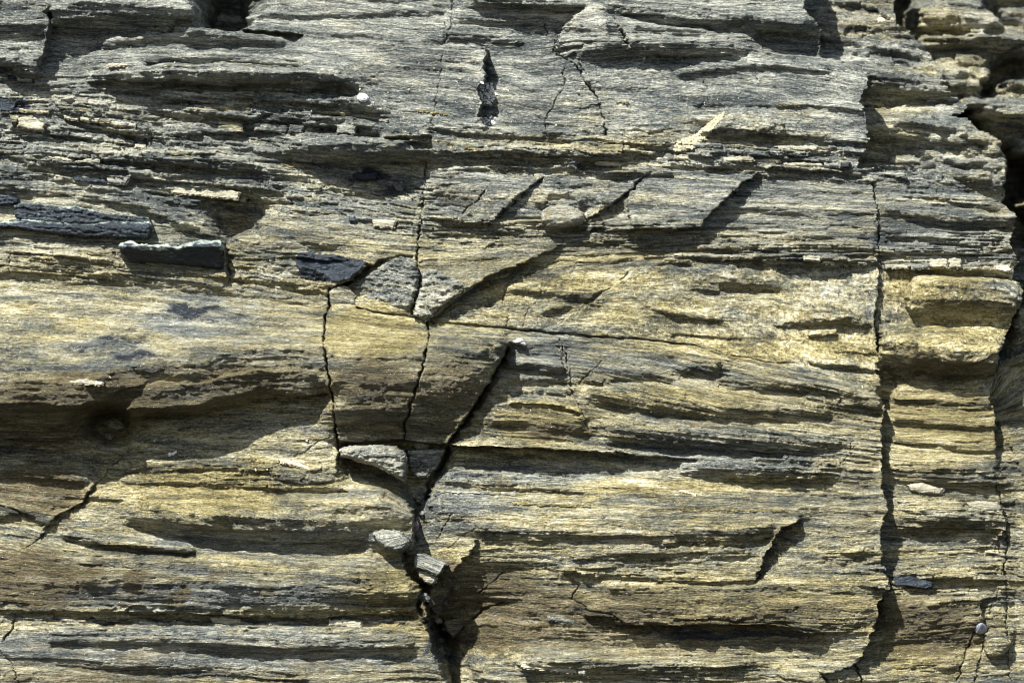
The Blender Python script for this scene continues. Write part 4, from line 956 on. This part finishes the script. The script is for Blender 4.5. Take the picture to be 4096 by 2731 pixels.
stone('dark_stone', '275,566 284,556 300,552 322,560 350,562 385,560 412,566 440,556 468,550 488,553 505,550 515,562 517,590 518,614 508,626 480,616 430,612 380,606 330,604 300,606 284,596 278,582', 30, DARK, 'short blue black stone with a pale painted glint along its top lying below the long dark slab', stain=(0, 0, .66, .0), edge=9, tilt=(.0, -1.05), seed=2, base=24, rough=1.0, top_glint=22, facets=((0, 1.5, 62),))
stone('wedge_stone', '808,655 835,635 860,619 887,602 921,588 945,594 960,612 963,632 957,668 947,698 941,710 900,705 877,700 840,690 820,676', 12, ROCK, 'dark grey half of the split wedge stone, left of the pale half', stain=(.15, .05, .30, .1), edge=9, tilt=(.34, -.16), seed=3, base=14, rough=2.4)
stone('wedge_stone', '967,617 990,617 1013,623 1045,637 1075,650 1086,658 1050,680 1013,705 979,737 950,724 953,704 960,668', 26, ROCK, 'pale pointed half of the split wedge stone, with a sharp right tip', stain=(.3, 0, .05, .45), edge=14, tilt=(.10, .22), seed=4, base=16, rough=3.4)
stone('corner_chunk', '757,668 775,656 795,655 812,668 818,684 816,706 790,704 770,704 757,700', 14, ROCK, 'small dark chunk wedged under the left wedge stone above the golden block', stain=(.35, .3, .1, 0), edge=8, tilt=(0, -.3), seed=5)
stone('nodule', '1240,500 1248,482 1262,472 1285,467 1305,468 1325,478 1340,490 1343,505 1335,516 1318,522 1290,527 1262,524 1246,515', 14, ROCK, 'rounded oval stone nodule set in the rock between two slanting cracks', 'stone', stain=(.45, 0, 0, .50), edge=20, dome=34, tilt=(.05, .10), seed=6, rough=.8, base=6)
stone('pale_stone', '779,1030 800,1022 840,1021 880,1020 910,1024 930,1038 935,1058 934,1090 930,1108 905,1092 880,1080 860,1068 830,1062 800,1052 782,1046', 26, ROCK, 'pale greenish stone lodged under the golden block in the crevice', 'stone', stain=(.30, 0, 0, .5), edge=12, tilt=(.0, -.18), seed=7, base=-2, rough=2.2, dome=12)
stone('lodged_stone', '936,1035 990,1030 1022,1032 1000,1078 975,1098 950,1092 938,1075', 8, ROCK, 'dark layered stone lodged below the white pebble in the crevice', 'stone', stain=(.1, .2, .25, .15), edge=6, tilt=(.0, -.35), seed=8, base=-62, rough=2)
stone('green_chip', '952,1276 960,1266 985,1274 1026,1292 1014,1312 1006,1320 975,1308 952,1300', 24, ROCK, 'flat pale green broken chip sitting in the crevice, uppermost of the pair', 'stone', stain=(.0, 0, .05, .45), edge=3, tilt=(.05, .15), seed=9, base=-4, rough=.4, slant=-.5)
stone('green_chip', '958,1308 975,1309 1000,1318 1006,1330 992,1342 975,1334 960,1322', 16, ROCK, 'pale broken chip directly under the flat green chip in the crevice', 'stone', stain=(.5, 0, 0, .5), edge=4, tilt=(0, .1), seed=10, base=-10, rough=.8)
stone('rusty_stone', '1026,1292 1045,1300 1044,1345 1015,1392 983,1396 976,1378 992,1348 1006,1320', 20, ROCK, 'reddish brown angular stone in the crevice below the green chip', 'stone', stain=(.5, .7, 0, 0), edge=6, tilt=(-.5, -.2), seed=11, base=-62, rough=.6)
for k, (px, py, a, b, st_) in enumerate([(972, 1372, 16, 10, (.1, 0, .05, .45)), (1000, 1402, 17, 12, (.5, .4, 0, .1)), (1022, 1388, 10, 8, (.1, 0, 0, .5)), (1003, 1432, 12, 9, (.4, .3, 0, .2)), (1016, 1455, 9, 7, (.2, 0, .1, .3)),
        (1008, 1482, 11, 9, (.4, .5, 0, 0)), (962, 1150, 12, 9, (.3, 0, 0, .4)), (968, 1180, 10, 8, (.2, 0, .1, .3)), (985, 1062, 13, 8, (.2, 0, 0, .4)), (958, 1228, 9, 7, (.1, 0, 0, .5)), (1020, 1512, 12, 9, (.4, .3, .1, 0)), (1046, 1352, 12, 8, (.6, .4, 0, .1))]):
    ang = [0, .9, 2.0, 2.9, 3.8, 5.0]
    P = [(px + a * math.cos(t + k) * (.7 + .45 * RND[k * 11 + i]), py + b * math.sin(t + k) * (.7 + .45 * RND[k * 17 + i])) for i, t in enumerate(ang)]
    stone('rubble_stone', P, 12, ROCK, 'broken angular rubble stone caught in the central crevice', 'stone', 'rubble in the central crevice', edge=3, tilt=(.3 * (RND[k] - .5), .5 * RND[k + 50]), stain=st_, seed=700 + k * 5, rough=.9)
stone('triangular_stone', '1013,1436 1044,1424 1088,1424 1062,1448 1036,1474 1022,1455', 16, ROCK, 'dark speckled triangular stone in the shaded hollow right of the crevice', 'stone', stain=(.4, .5, .1, 0), edge=5, tilt=(.1, .1), seed=12)
stone('grey_block', '1244,303 1256,296 1275,296 1298,306 1280,310 1258,311', 14, ROCK, 'small dark pyramid of rock resting on the tan beds in the upper middle', 'stone', stain=(.1, 0, .3, 0), edge=6, seed=13)
stone('pale_stone', '2225,1154 2252,1150 2296,1153 2306,1168 2304,1182 2270,1180 2232,1168', 20, PALE, 'pale weathered stone on the ledge beside the lower right crack', 'stone', stain=(.2, 0, 0, .6), edge=8, seed=14, base=-52)
stone('pale_stone', '2088,1112 2120,1108 2172,1122 2166,1136 2130,1134 2096,1130', 14, PALE, 'pale pinkish stone on the golden brown rock behind the big lower mass', 'stone', stain=(.35, 0, 0, .7), edge=6, seed=15)
stone('dark_chip', '2052,1328 2092,1322 2146,1337 2148,1353 2130,1354 2096,1350 2052,1345', 20, DARK, 'blue black angular chip stuck in the bedding at lower right', 'stone', stain=(0, 0, .66, .0), edge=3, tilt=(0, .15), seed=16, base=-62)
stone('rock_finger', '1962,1300 1972,1297 1990,1297 2032,1298 2032,1307 1992,1307 1964,1306', 20, ROCK, 'thin pale finger of rock jutting at the right end of the scooped hollow', 'stone', stain=(.3, 0, 0, .5), edge=4, seed=17, base=0)
stone('rock_nose', '856,1222 880,1212 920,1216 942,1236 945,1250 930,1262 915,1268 885,1258 866,1240', 26, ROCK, 'pale grey nose of rock at the right end of the rounded golden rock', stain=(.1, 0, 0, .45), edge=12, dome=14, tilt=(.0, -.10), seed=18, base=30)
stone('rock_lump', '2268,1455 2284,1446 2306,1452 2318,1462 2330,1478 2322,1496 2300,1514 2284,1515 2268,1500', 12, ROCK, 'rounded tan lump of rock beside the grey limpet shell at the lower right', stain=(.65, .0, 0, .2), edge=14, dome=16, tilt=(0, -.2), seed=19, base=-56)

# thin chips of vein and slate standing out of the beds: outline, thickness, tone, label
def T1(s): return [(x * .3418, y * .3418) for x, y in poly(s)]
def T2(s): return [(774 + x * .3418, y * .3418) for x, y in poly(s)]
def T3(s): return [(1548 + x * .3418, y * .3418) for x, y in poly(s)]
def T6(s): return [(1548 + x * .3418, 516.8 + y * .3418) for x, y in poly(s)]
def T8(s): return [(774 + x * .3418, 1032.4 + y * .3418) for x, y in poly(s)]
CH = [
 (T1('130,790 180,785 240,792 305,830 300,870 285,888 180,868 120,850'), 24, 'pale', 'blocky cream chip near the left edge beside the brown rock corner'),
 (T1('65,770 135,770 135,805 118,832 80,822'), 20, 'ochre', 'small tan cube left of the blocky cream chip'),
 (T1('420,768 480,778 535,785 530,815 430,795'), 14, 'pale', 'first cream vein chip in the broken row at upper left'),
 (T1('540,785 600,790 670,795 665,830 545,813'), 14, 'pale', 'second cream vein chip of the broken row at upper left'),
 (T1('678,800 750,805 745,842 672,832'), 16, 'ochre', 'short tan vein chip in the middle of the broken row'),
 (T1('755,815 840,822 918,830 914,864 760,848'), 16, 'pale', 'long cream vein chip towards the right of the broken row'),
 (T1('922,838 988,855 985,882 918,870'), 12, 'grey', 'grey green chip ending the broken row of vein chips'),
 (T1('1470,812 1560,815 1632,812 1640,895 1540,892 1462,888'), 26, 'ochre', 'thick square ended tan chip with a brown right end'),
 (T1('1705,822 1820,828 1935,842 1930,892 1820,885 1708,878'), 18, 'grey', 'grey flat chip right of the thick square ended tan chip'),
 (T1('1945,838 2040,836 2042,898 1940,892'), 22, 'grey', 'square grey chip standing alone in the dark seam'),
 (T1('385,710 500,716 632,735 630,756 500,742 395,732'), 10, 'ochre', 'thin rusty edged chip above the broken row of vein chips'),
 (T1('130,728 330,742 332,764 135,752'), 10, 'ochre', 'thin tan chip above the blocky cream chip'),
 (T1('735,430 880,434 882,458 740,455'), 9, 'pale', 'little cream chip on the smooth ledge, left one of three'),
 (T1('1440,428 1600,430 1750,440 1838,452 1832,470 1700,460 1445,450'), 9, 'ochre', 'long thin tan chip on the smooth upper left ledge'),
 (T1('510,1078 600,1065 668,1066 672,1098 515,1094'), 12, 'pale', 'cream chip with a rough end in the lower thin beds at left'),
 (T1('330,1050 420,1052 502,1066 500,1090 420,1075 335,1068'), 10, 'pale', 'pale chip just left of the rough ended cream chip'),
 (T1('1285,1038 1480,1048 1678,1062 1675,1092 1480,1084 1290,1068'), 12, 'grey', 'long pale grey chip above the grey roll of rock'),
 (T1('1370,708 1480,706 1600,718 1598,740 1480,736 1372,732'), 10, 'ochre', 'tan chip in the dark bands below the long dark undercut'),
 (T1('1620,688 1700,684 1708,706 1622,706'), 8, 'ochre', 'tiny rusty chip above the dark bands at upper left'),
 (T1('2125,742 2240,748 2362,752 2352,780 2240,772 2130,764'), 12, 'ochre', 'bright tan vein chip left of the upper white shell'),
 (T1('1100,1240 1250,1252 1440,1262 1620,1288 1600,1342 1400,1320 1200,1300 1080,1282'), 12, 'pale', 'long silvery slab chip in the beds at middle left'),
 (T1('1618,1290 1662,1300 1642,1358 1598,1345'), 14, 'pale', 'small squared piece at the right end of the long silvery slab chip'),
 (T1('720,1192 800,1182 882,1184 850,1242 725,1232'), 12, 'grey', 'bluish grey chip between the dark sliver and the silvery slab chip'),
 (T1('490,1184 600,1190 717,1205 712,1232 600,1225 498,1212'), 12, 'dark', 'blue black sliver in the beds at middle left'),
 (T1('905,965 980,970 976,1000 905,990'), 14, 'pale', 'small pale chip under the shaded step at left'),
 (T1('105,515 215,525 216,556 105,545'), 14, 'grey', 'grey block near the left edge under the corner rock'),
 (T1('-20,488 40,490 42,530 -20,532'), 16, 'grey', 'grey block cut by the left edge under the corner rock'),
 (T1('46,500 100,505 96,532 48,530'), 12, 'dark', 'dark cube between two grey blocks at the left edge'),
 (T1('222,535 340,540 462,547 460,574 340,572 230,568'), 12, 'grey', 'flat greenish chip right of the grey block at the left edge'),
 (T1('0,660 60,665 108,690 100,740 60,755 0,745'), 16, 'dark', 'glossy blue black lump at the left edge'),
 (T2('0,842 60,840 132,846 130,908 60,902 0,898'), 24, 'grey', 'square blue grey chip with a dark shaded foot below the upper white shell'),
 (T2('240,1475 320,1474 402,1482 386,1532 300,1530 240,1518'), 16, 'pale', 'white edged chip left of the long thin joint'),
 (T2('1732,1085 1820,1082 1925,1100 1920,1118 1820,1112 1730,1106'), 12, 'pale', 'thin pale flake at the middle of the tan beds'),
 (T2('1040,1020 1110,1030 1100,1062 1040,1050'), 14, 'grey', 'small square grey chip set under the tan ledge'),
 (T2('82,1450 126,1455 122,1492 80,1485'), 12, 'dark', 'small dark cube above the white edged chip'),
 (T2('360,1222 430,1218 468,1240 450,1272 400,1270'), 14, 'grey', 'silvery chip in the dark hollow left of the long thin joint'),
 (T2('95,1155 180,1150 275,1150 262,1200 180,1208 100,1195'), 14, 'dark', 'black flat chip at the top of the dark hollow'),
 (T3('700,978 830,980 940,974 962,984 955,1012 830,1012 705,1010'), 12, 'pale', 'white vein chip on the ledge under the upper right bluff'),
 (T3('130,962 220,960 322,966 320,988 220,985 128,984'), 9, 'grey', 'pale grey sliver beside the wedge of white sand'),
 (T3('330,1055 430,1048 535,1050 536,1082 430,1088 330,1085'), 14, 'pale', 'cream vein chip in the line right of the middle, left one of a pair'),
 (T3('542,1066 640,1062 716,1064 714,1088 545,1092'), 10, 'pale', 'cream vein chip in the line right of the middle, right one of a pair'),
 (T3('0,1040 50,1038 96,1042 94,1072 0,1070'), 12, 'pale', 'short cream chip at the left of the vein line under the sand'),
 (T3('1118,1092 1184,1088 1182,1130 1120,1130'), 20, 'dark', 'blue black cube under the lower end of the upper right bluff'),
 (T3('730,1092 870,1088 1000,1096 1000,1120 860,1115 735,1112'), 12, 'pale', 'long pale chip left of the blue black cube'),
 (T3('1005,1095 1110,1090 1110,1128 1005,1118'), 14, 'grey', 'rough grey chip touching the blue black cube'),
 (T3('1330,1155 1450,1152 1565,1162 1560,1188 1450,1178 1340,1180'), 12, 'grey', 'grey flake at the top of the right hand column'),
 (T6('860,206 920,202 982,210 978,248 920,245 860,236'), 20, 'pale', 'pale chip overhanging the mid right beds, left of its smaller twin'),
 (T6('990,238 1078,240 1076,266 992,262'), 16, 'pale', 'smaller pale chip right of the overhanging pale chip'),
 (T6('1225,242 1290,244 1288,266 1228,264'), 12, 'grey', 'little grey chip left of the long upright joint'),
 (T6('1712,225 1836,224 1838,286 1712,282'), 20, 'pale', 'cream block on the right hand column touching the white block'),
 (T6('1842,222 1920,218 1935,290 1842,286'), 20, 'pale', 'white block on the right hand column'),
 (T6('1590,265 1708,255 1708,290 1592,297'), 12, 'grey', 'greyish chip left of the cream block on the column'),
 (T6('1420,260 1580,262 1580,292 1425,290'), 12, 'pale', 'pale chip just right of the long upright joint'),
 (T6('2150,272 2240,268 2270,300 2230,318 2150,300'), 18, 'pale', 'rough pale chip at the right edge of the column above the tan bulge'),
 (T6('1800,145 1890,140 1888,188 1800,180'), 12, 'grey', 'silvery chip in the upper beds of the column'),
 (T8('1408,1122 1500,1130 1605,1150 1598,1178 1500,1160 1408,1150'), 8, 'grey', 'faint flake on the olive brown bed at the bottom'),
 (T8('-60,1140 50,1140 170,1150 160,1210 120,1215 60,1190 -60,1180'), 14, 'pale', 'rough white chip in the dark seam under the blotched bed'),
 (T8('200,1150 300,1140 372,1135 370,1160 280,1168 205,1172'), 10, 'grey', 'dull grey chip right of the rough white chip in the dark seam'),
 (T8('1620,1470 1678,1472 1672,1512 1618,1508'), 12, 'grey', 'small square green grey chip in the bottom beds'),
 (T8('1240,1420 1400,1430 1610,1470 1612,1505 1400,1480 1230,1460'), 10, 'pale', 'long pale green chip in the bottom beds'),
 ([(770 + .342 * a, 1345 + .342 * b) for a, b in ((-1330, 240), (-1240, 238), (-1130, 252), (-1130, 275), (-1240, 276), (-1330, 268))], 9, 'grey', 'small grey chip in the dark seam near the lower left corner'),
 ([(480, 1417), (510, 1416), (550, 1422), (552, 1436), (520, 1438), (484, 1430)], 12, 'pale', 'glinting pale chip midway along the dark seam under the blotched bed'),
 ([(175, 1155 - 285), (213, 868), (252, 874), (250, 884), (215, 880), (178, 878)], 9, 'pale', 'pale thin chip on the brow of the big smooth bed'),
 ([(228, 972), (250, 960), (270, 968), (276, 980), (262, 988), (240, 982)], 12, 'grey', 'speckled stone in the dark pocket at left'),
 ([(232, 1000), (244, 995), (252, 1002), (248, 1010), (236, 1010)], 9, 'grey', 'smaller speckled stone low in the dark pocket at left'),
]
STN = {'pale': (.35, 0, 0, .75), 'ochre': (.5, .1, 0, .3), 'grey': (.05, 0, .1, .42), 'dark': (0, 0, .68, .0)}
MT = {'pale': PALE, 'ochre': ROCK, 'grey': ROCK, 'dark': DARK}
for k, (P, th, tn, lb) in enumerate(CH):
    stone('rock_chip', P, th * .8, MT[tn], lb, 'rock chip', 'chips standing out of the thin beds', edge=3.0, tilt=(.12 * (RND[k * 3] - .5), .25 * RND[k * 5]), stain=STN[tn], rough=.7, seed=600 + k * 3)

stone('dark_patch', '676,600 684,580 705,577 760,582 800,590 835,597 848,606 832,622 806,648 790,652 740,642 690,636 688,620', 5, DARK, 'blue black wet patch of slate with a squared left end, left of the wedge stones', stain=(0, 0, .78, 0), edge=3, tilt=(0, .03), seed=30, rough=1.6, follow=True)

# veins running along the beds: parts of the mass they cross
for P, wd, tn in [(T1('1100,448 1200,452 1320,455'), 4, 'ochre'), (T1('1430,618 1600,622 1760,628 1900,632'), 4, 'ochre'), (T1('1150,1030 1230,1036 1290,1058'), 5, 'ochre'),
        (T1('1880,1100 1980,1104 2090,1120'), 6, 'ochre'), (T2('540,745 650,752 760,765'), 5, 'ochre'), (T2('1160,975 1300,985 1450,998 1590,1015'), 6, 'tan'), (T2('850,985 940,1006 1030,1042'), 6, 'ochre'),
        (T2('1870,682 1955,684'), 4, 'ochre'), (T2('0,755 160,772 340,812'), 6, 'tan'), (T3('680,705 780,702 862,708'), 6, 'rust'), (T3('0,1185 220,1198 440,1222'), 6, 'tan'),
        (T6('0,190 280,200 560,214'), 5, 'tan'), (T6('1078,846 1200,842 1350,852'), 5, 'ochre'), (T6('1430,182 1700,190 2000,180 2240,160'), 6, 'tan'), ([(14, 577), (120, 585), (200, 598), (285, 608)], 4, 'rust'),
        (T8('1180,350 1400,362 1700,368'), 6, 'ochre'), (T8('640,272 900,282 1200,292'), 5, 'tan'), ([(700, 662), (730, 664), (758, 674)], 5, 'ochre'), ([(500, 1178), (600, 1186), (720, 1190)], 4, 'tan'),
        ([(1560, 1166), (1700, 1170), (1810, 1168)], 5, 'ochre'), ([(300, 1412), (420, 1416), (560, 1416)], 4, 'rust')]:
    up = [(x, y - wd / 2 * (.55 + .9 * RND[int(x * 7 + y) & 4095])) for x, y in P]; dn = [(x, y + wd / 2 * (.55 + .9 * RND[int(x * 5 + y * 3) & 4095])) for x, y in reversed(P)]
    Q = resample(up, 14).tolist() + resample(dn, 14).tolist()
    Q = [(x, y + 1.6 * (RND[int(x * 3 + y * 11) & 4095] - .5)) for x, y in Q]
    cx, cy = P[len(P) // 2]
    par = NEAR.get(int(lab[int((cy - G.y0) / STEP), int((cx - G.x0) / STEP)]))
    o = stone('vein', Q, 4.5, ROCK, None, None, edge=2, tilt=(0, 0), stain={'ochre': (1, .1, 0, .25), 'tan': (.7, 0, 0, .55), 'rust': (1, .6, 0, 0)}[tn], rough=.8, seed=int(cx), follow=True)
    if o and par:
        o.location = o.location - par.location; o.parent = par

# ---------------------------------------------------------------- shells, pebbles, driftwood
SHELL = plain_material('white_shell', (.50, .50, .47), (.80, .79, .74), 220, .45)
WOOD = plain_material('bleached_wood', (.42, .33, .19), (.72, .64, .45), 120, .7)
PURPLE = plain_material('purple_shell', (.06, .045, .055), (.17, .13, .15), 200, .4)
LIMPET = plain_material('grey_shell', (.16, .17, .22), (.38, .39, .45), 160, .5)
QUARTZ = plain_material('white_pebble', (.20, .20, .18), (.44, .43, .40), 110, .6)
SAND = plain_material('shell_sand', (.26, .23, .14), (.52, .48, .34), 300, .8)

def lump(name, x, y, rx, ry, rz, mat, label, cat, rot=0.0, shape=None, sink=.35, group=None, n=48, h0=None):
    u = np.linspace(0, 2 * np.pi, n, endpoint=False); v = np.linspace(0, np.pi, n // 2 + 1)
    Uu, Vv = np.meshgrid(u, v)
    nx, ny, nz = np.sin(Vv) * np.cos(Uu), np.sin(Vv) * np.sin(Uu), np.cos(Vv)
    k = 1 + .07 * perlin(nx * 2 + 5, ny * 2 + nz, 900 + int(x)) + .04 * perlin(nx * 5, ny * 5 + nz * 3, 901)
    if shape: k = k * shape(nx, ny, nz, Uu, Vv)
    px, py, pz = nx * rx * k, ny * ry * k, nz * rz * k
    c, s_ = math.cos(rot), math.sin(rot)
    qx, qy = px * c - py * s_, px * s_ + py * c
    hz = (surf(x, y) if h0 is None else h0) + rz * (1 - 2 * sink)
    V = np.stack([(x + qx).ravel() / 1000, -(hz + pz).ravel() / 1000, (1567 - y - qy).ravel() / 1000], 1)
    Q = []
    for j in range(n // 2):
        for i in range(n):
            a = j * n + i; b = j * n + (i + 1) % n
            Q.append((a, b, b + n, a + n))
    return tag(mesh_from(name, V, np.array(Q), mat), label, cat, group)

snail = lambda nx, ny, nz, u, v: 1 + .10 * np.abs(np.sin(u * 1.0 + v * 5.5)) - .05
lump('sea_shell', 835, 227, 13.5, 10, 10, SHELL, 'round white snail shell on the ledge beside the end of the dark undercut', 'shell', .2, snail, .2)
lump('pebble', 966, 1026, 18, 11, 12, QUARTZ, 'white pebble resting in the crevice under the tapering brown block', 'pebble', .1, None, .2)
lump('sea_shell', 953, 1208, 9, 12, 10, PURPLE, 'dark purple snail shell at the right end of the rounded golden rock', 'shell', .2, snail, .15)
lump('white_chip', 1194, 785, 15, 8, 9, QUARTZ, 'knobbly white quartz chip at the top of the recessed stepped rock', 'pebble', .3, lambda a, b, c, u, v: 1 + .2 * np.sin(u * 3), .2)
lump('pebble', 1480, 133, 3, 3, 3, SHELL, 'tiny white speck of shell on the large streaked upper right rock', 'pebble')
lump('pebble', 1548 + 1440 * .3418, 96 * .3418, 11, 8, 8, WOOD, 'pale rounded pebble on the blurred rocks at the top right', 'pebble', 0, None, .2, h0=-212)
# limpet: a ridged cone
def cone(name, x, y, r, hgt, mat, label, cat, lean=(0, -.5)):
    n, m = 64, 14; V = []; Q = []
    h0 = surf(x, y) - 2
    for j in range(m + 1):
        t = j / m
        for i in range(n):
            a = 2 * math.pi * i / n
            rr = r * (1 - t) ** .8 * (1 + .05 * math.cos(a * 11) + .06 * math.sin(a * 2 + 1))
            V.append((x + rr * math.cos(a) + lean[0] * hgt * t, y + rr * .95 * math.sin(a) + lean[1] * hgt * t, h0 + hgt * t + 2 * math.sin(t * 3)))
    for j in range(m):
        for i in range(n):
            a = j * n + i; b = j * n + (i + 1) % n; Q.append((a, b, b + n, a + n))
    V = np.array(V)
    return tag(mesh_from(name, np.stack([V[:, 0] / 1000, -V[:, 2] / 1000, (1567 - V[:, 1]) / 1000], 1), np.array(Q), mat), label, cat)
cone('limpet_shell', 2259, 1446, 14, 26, LIMPET, 'blue grey pointed limpet shell on the brown block at lower right', 'shell')
stone('shell_flake', '382,1041 386,1037 394,1038 403,1034 405,1038 398,1043 388,1047', 5, SHELL, 'small white flake of shell on the shadow edge at lower left', 'shell', edge=2, rough=.3, seed=40)
stone('driftwood', '637,1054 648,1052 668,1057 690,1064 712,1072 727,1079 712,1079 690,1073 664,1067 646,1061', 8, WOOD, 'long bleached splinter of wood lying on the golden ledge at lower left', 'driftwood', edge=3, rough=.4, seed=41)
stone('driftwood', '1557,1124 1563,1121 1580,1127 1598,1133 1596,1137 1578,1133 1560,1129', 6, WOOD, 'short yellow splinter of wood on the lit beds at lower right', 'driftwood', edge=3, rough=.4, seed=42)
stone('shell_flake', '1346,526 1358,514 1364,515 1358,524 1350,529', 4, SHELL, 'grey white flake of shell in the shade below the nodule', 'shell', edge=2, rough=.3, seed=43)
stone('twig', '1977,884 1980,884 1981,891 1977,891', 3, WOOD, 'tiny upright pale splinter near the right end of the big lower mass', 'driftwood', edge=1, rough=.1, st=.6, seed=44)

def grit(name, areas, label, cat, lo, hi, mat):
    R = np.random.RandomState(len(label)); V = []; Q = []; k = 0
    cube = np.array([(a, b, c) for a in (-1, 1) for b in (-1, 1) for c in (-1, 1)], float)
    faces = np.array([(0, 1, 3, 2), (4, 6, 7, 5), (0, 4, 5, 1), (2, 3, 7, 6), (0, 2, 6, 4), (1, 5, 7, 3)])
    for P, n in areas:
        P = poly(P); xs = [p[0] for p in P]; ys = [p[1] for p in P]; got = 0
        while got < n:
            x = R.uniform(min(xs), max(xs)); y = R.uniform(min(ys), max(ys))
            if not inside(P, np.array([x]), np.array([y]))[0]: continue
            got += 1
            z = lo + (hi - lo) * R.rand() ** 3
            c = cube * (1 + R.uniform(-.4, .4, (8, 3))) * z * np.array([R.uniform(.7, 1.6), R.uniform(.5, 1), .7])
            a = R.uniform(0, 3.14); ca, sa = math.cos(a), math.sin(a)
            c = np.stack([c[:, 0] * ca - c[:, 1] * sa, c[:, 0] * sa + c[:, 1] * ca, c[:, 2]], 1)
            h = surf(x, y) + z * .4
            V.append(np.stack([(x + c[:, 0]) / 1000, -(h + c[:, 2]) / 1000, (1567 - y - c[:, 1]) / 1000], 1)); Q.append(faces + k); k += 8
    o = mesh_from(name, np.vstack(V), np.vstack(Q), mat, smooth=False)
    return tag(o, label, cat, kind='stuff')
grit('shell_sand', [('1545,344 1556,326 1600,308 1628,284 1664,256 1656,274 1640,292 1622,314 1596,338 1562,348', 2600)], 'drift of creamy crushed shell in the slanting cleft under the upper right bluff', 'shell sand', .7, 2.6, SAND)
grit('shell_grit', [('1104,186 1128,190 1140,215 1128,238 1108,236 1100,210', 260), ('1102,262 1130,268 1140,288 1108,286', 40)], 'white shell grit caught in the shaded notch in the upper middle', 'shell grit', .7, 2.8, SHELL)
grit('scattered_grit', [('0,0 2020,0 2020,1560 0,1560', 70), ('150,100 1100,100 1000,330 60,330', 130), ('1560,230 1980,240 1980,380 1500,350', 50), ('330,1000 700,960 900,1080 300,1090', 12)], 'tiny pale specks of shell and grit scattered over the ledges', 'grit', .6, 2.0, SAND)
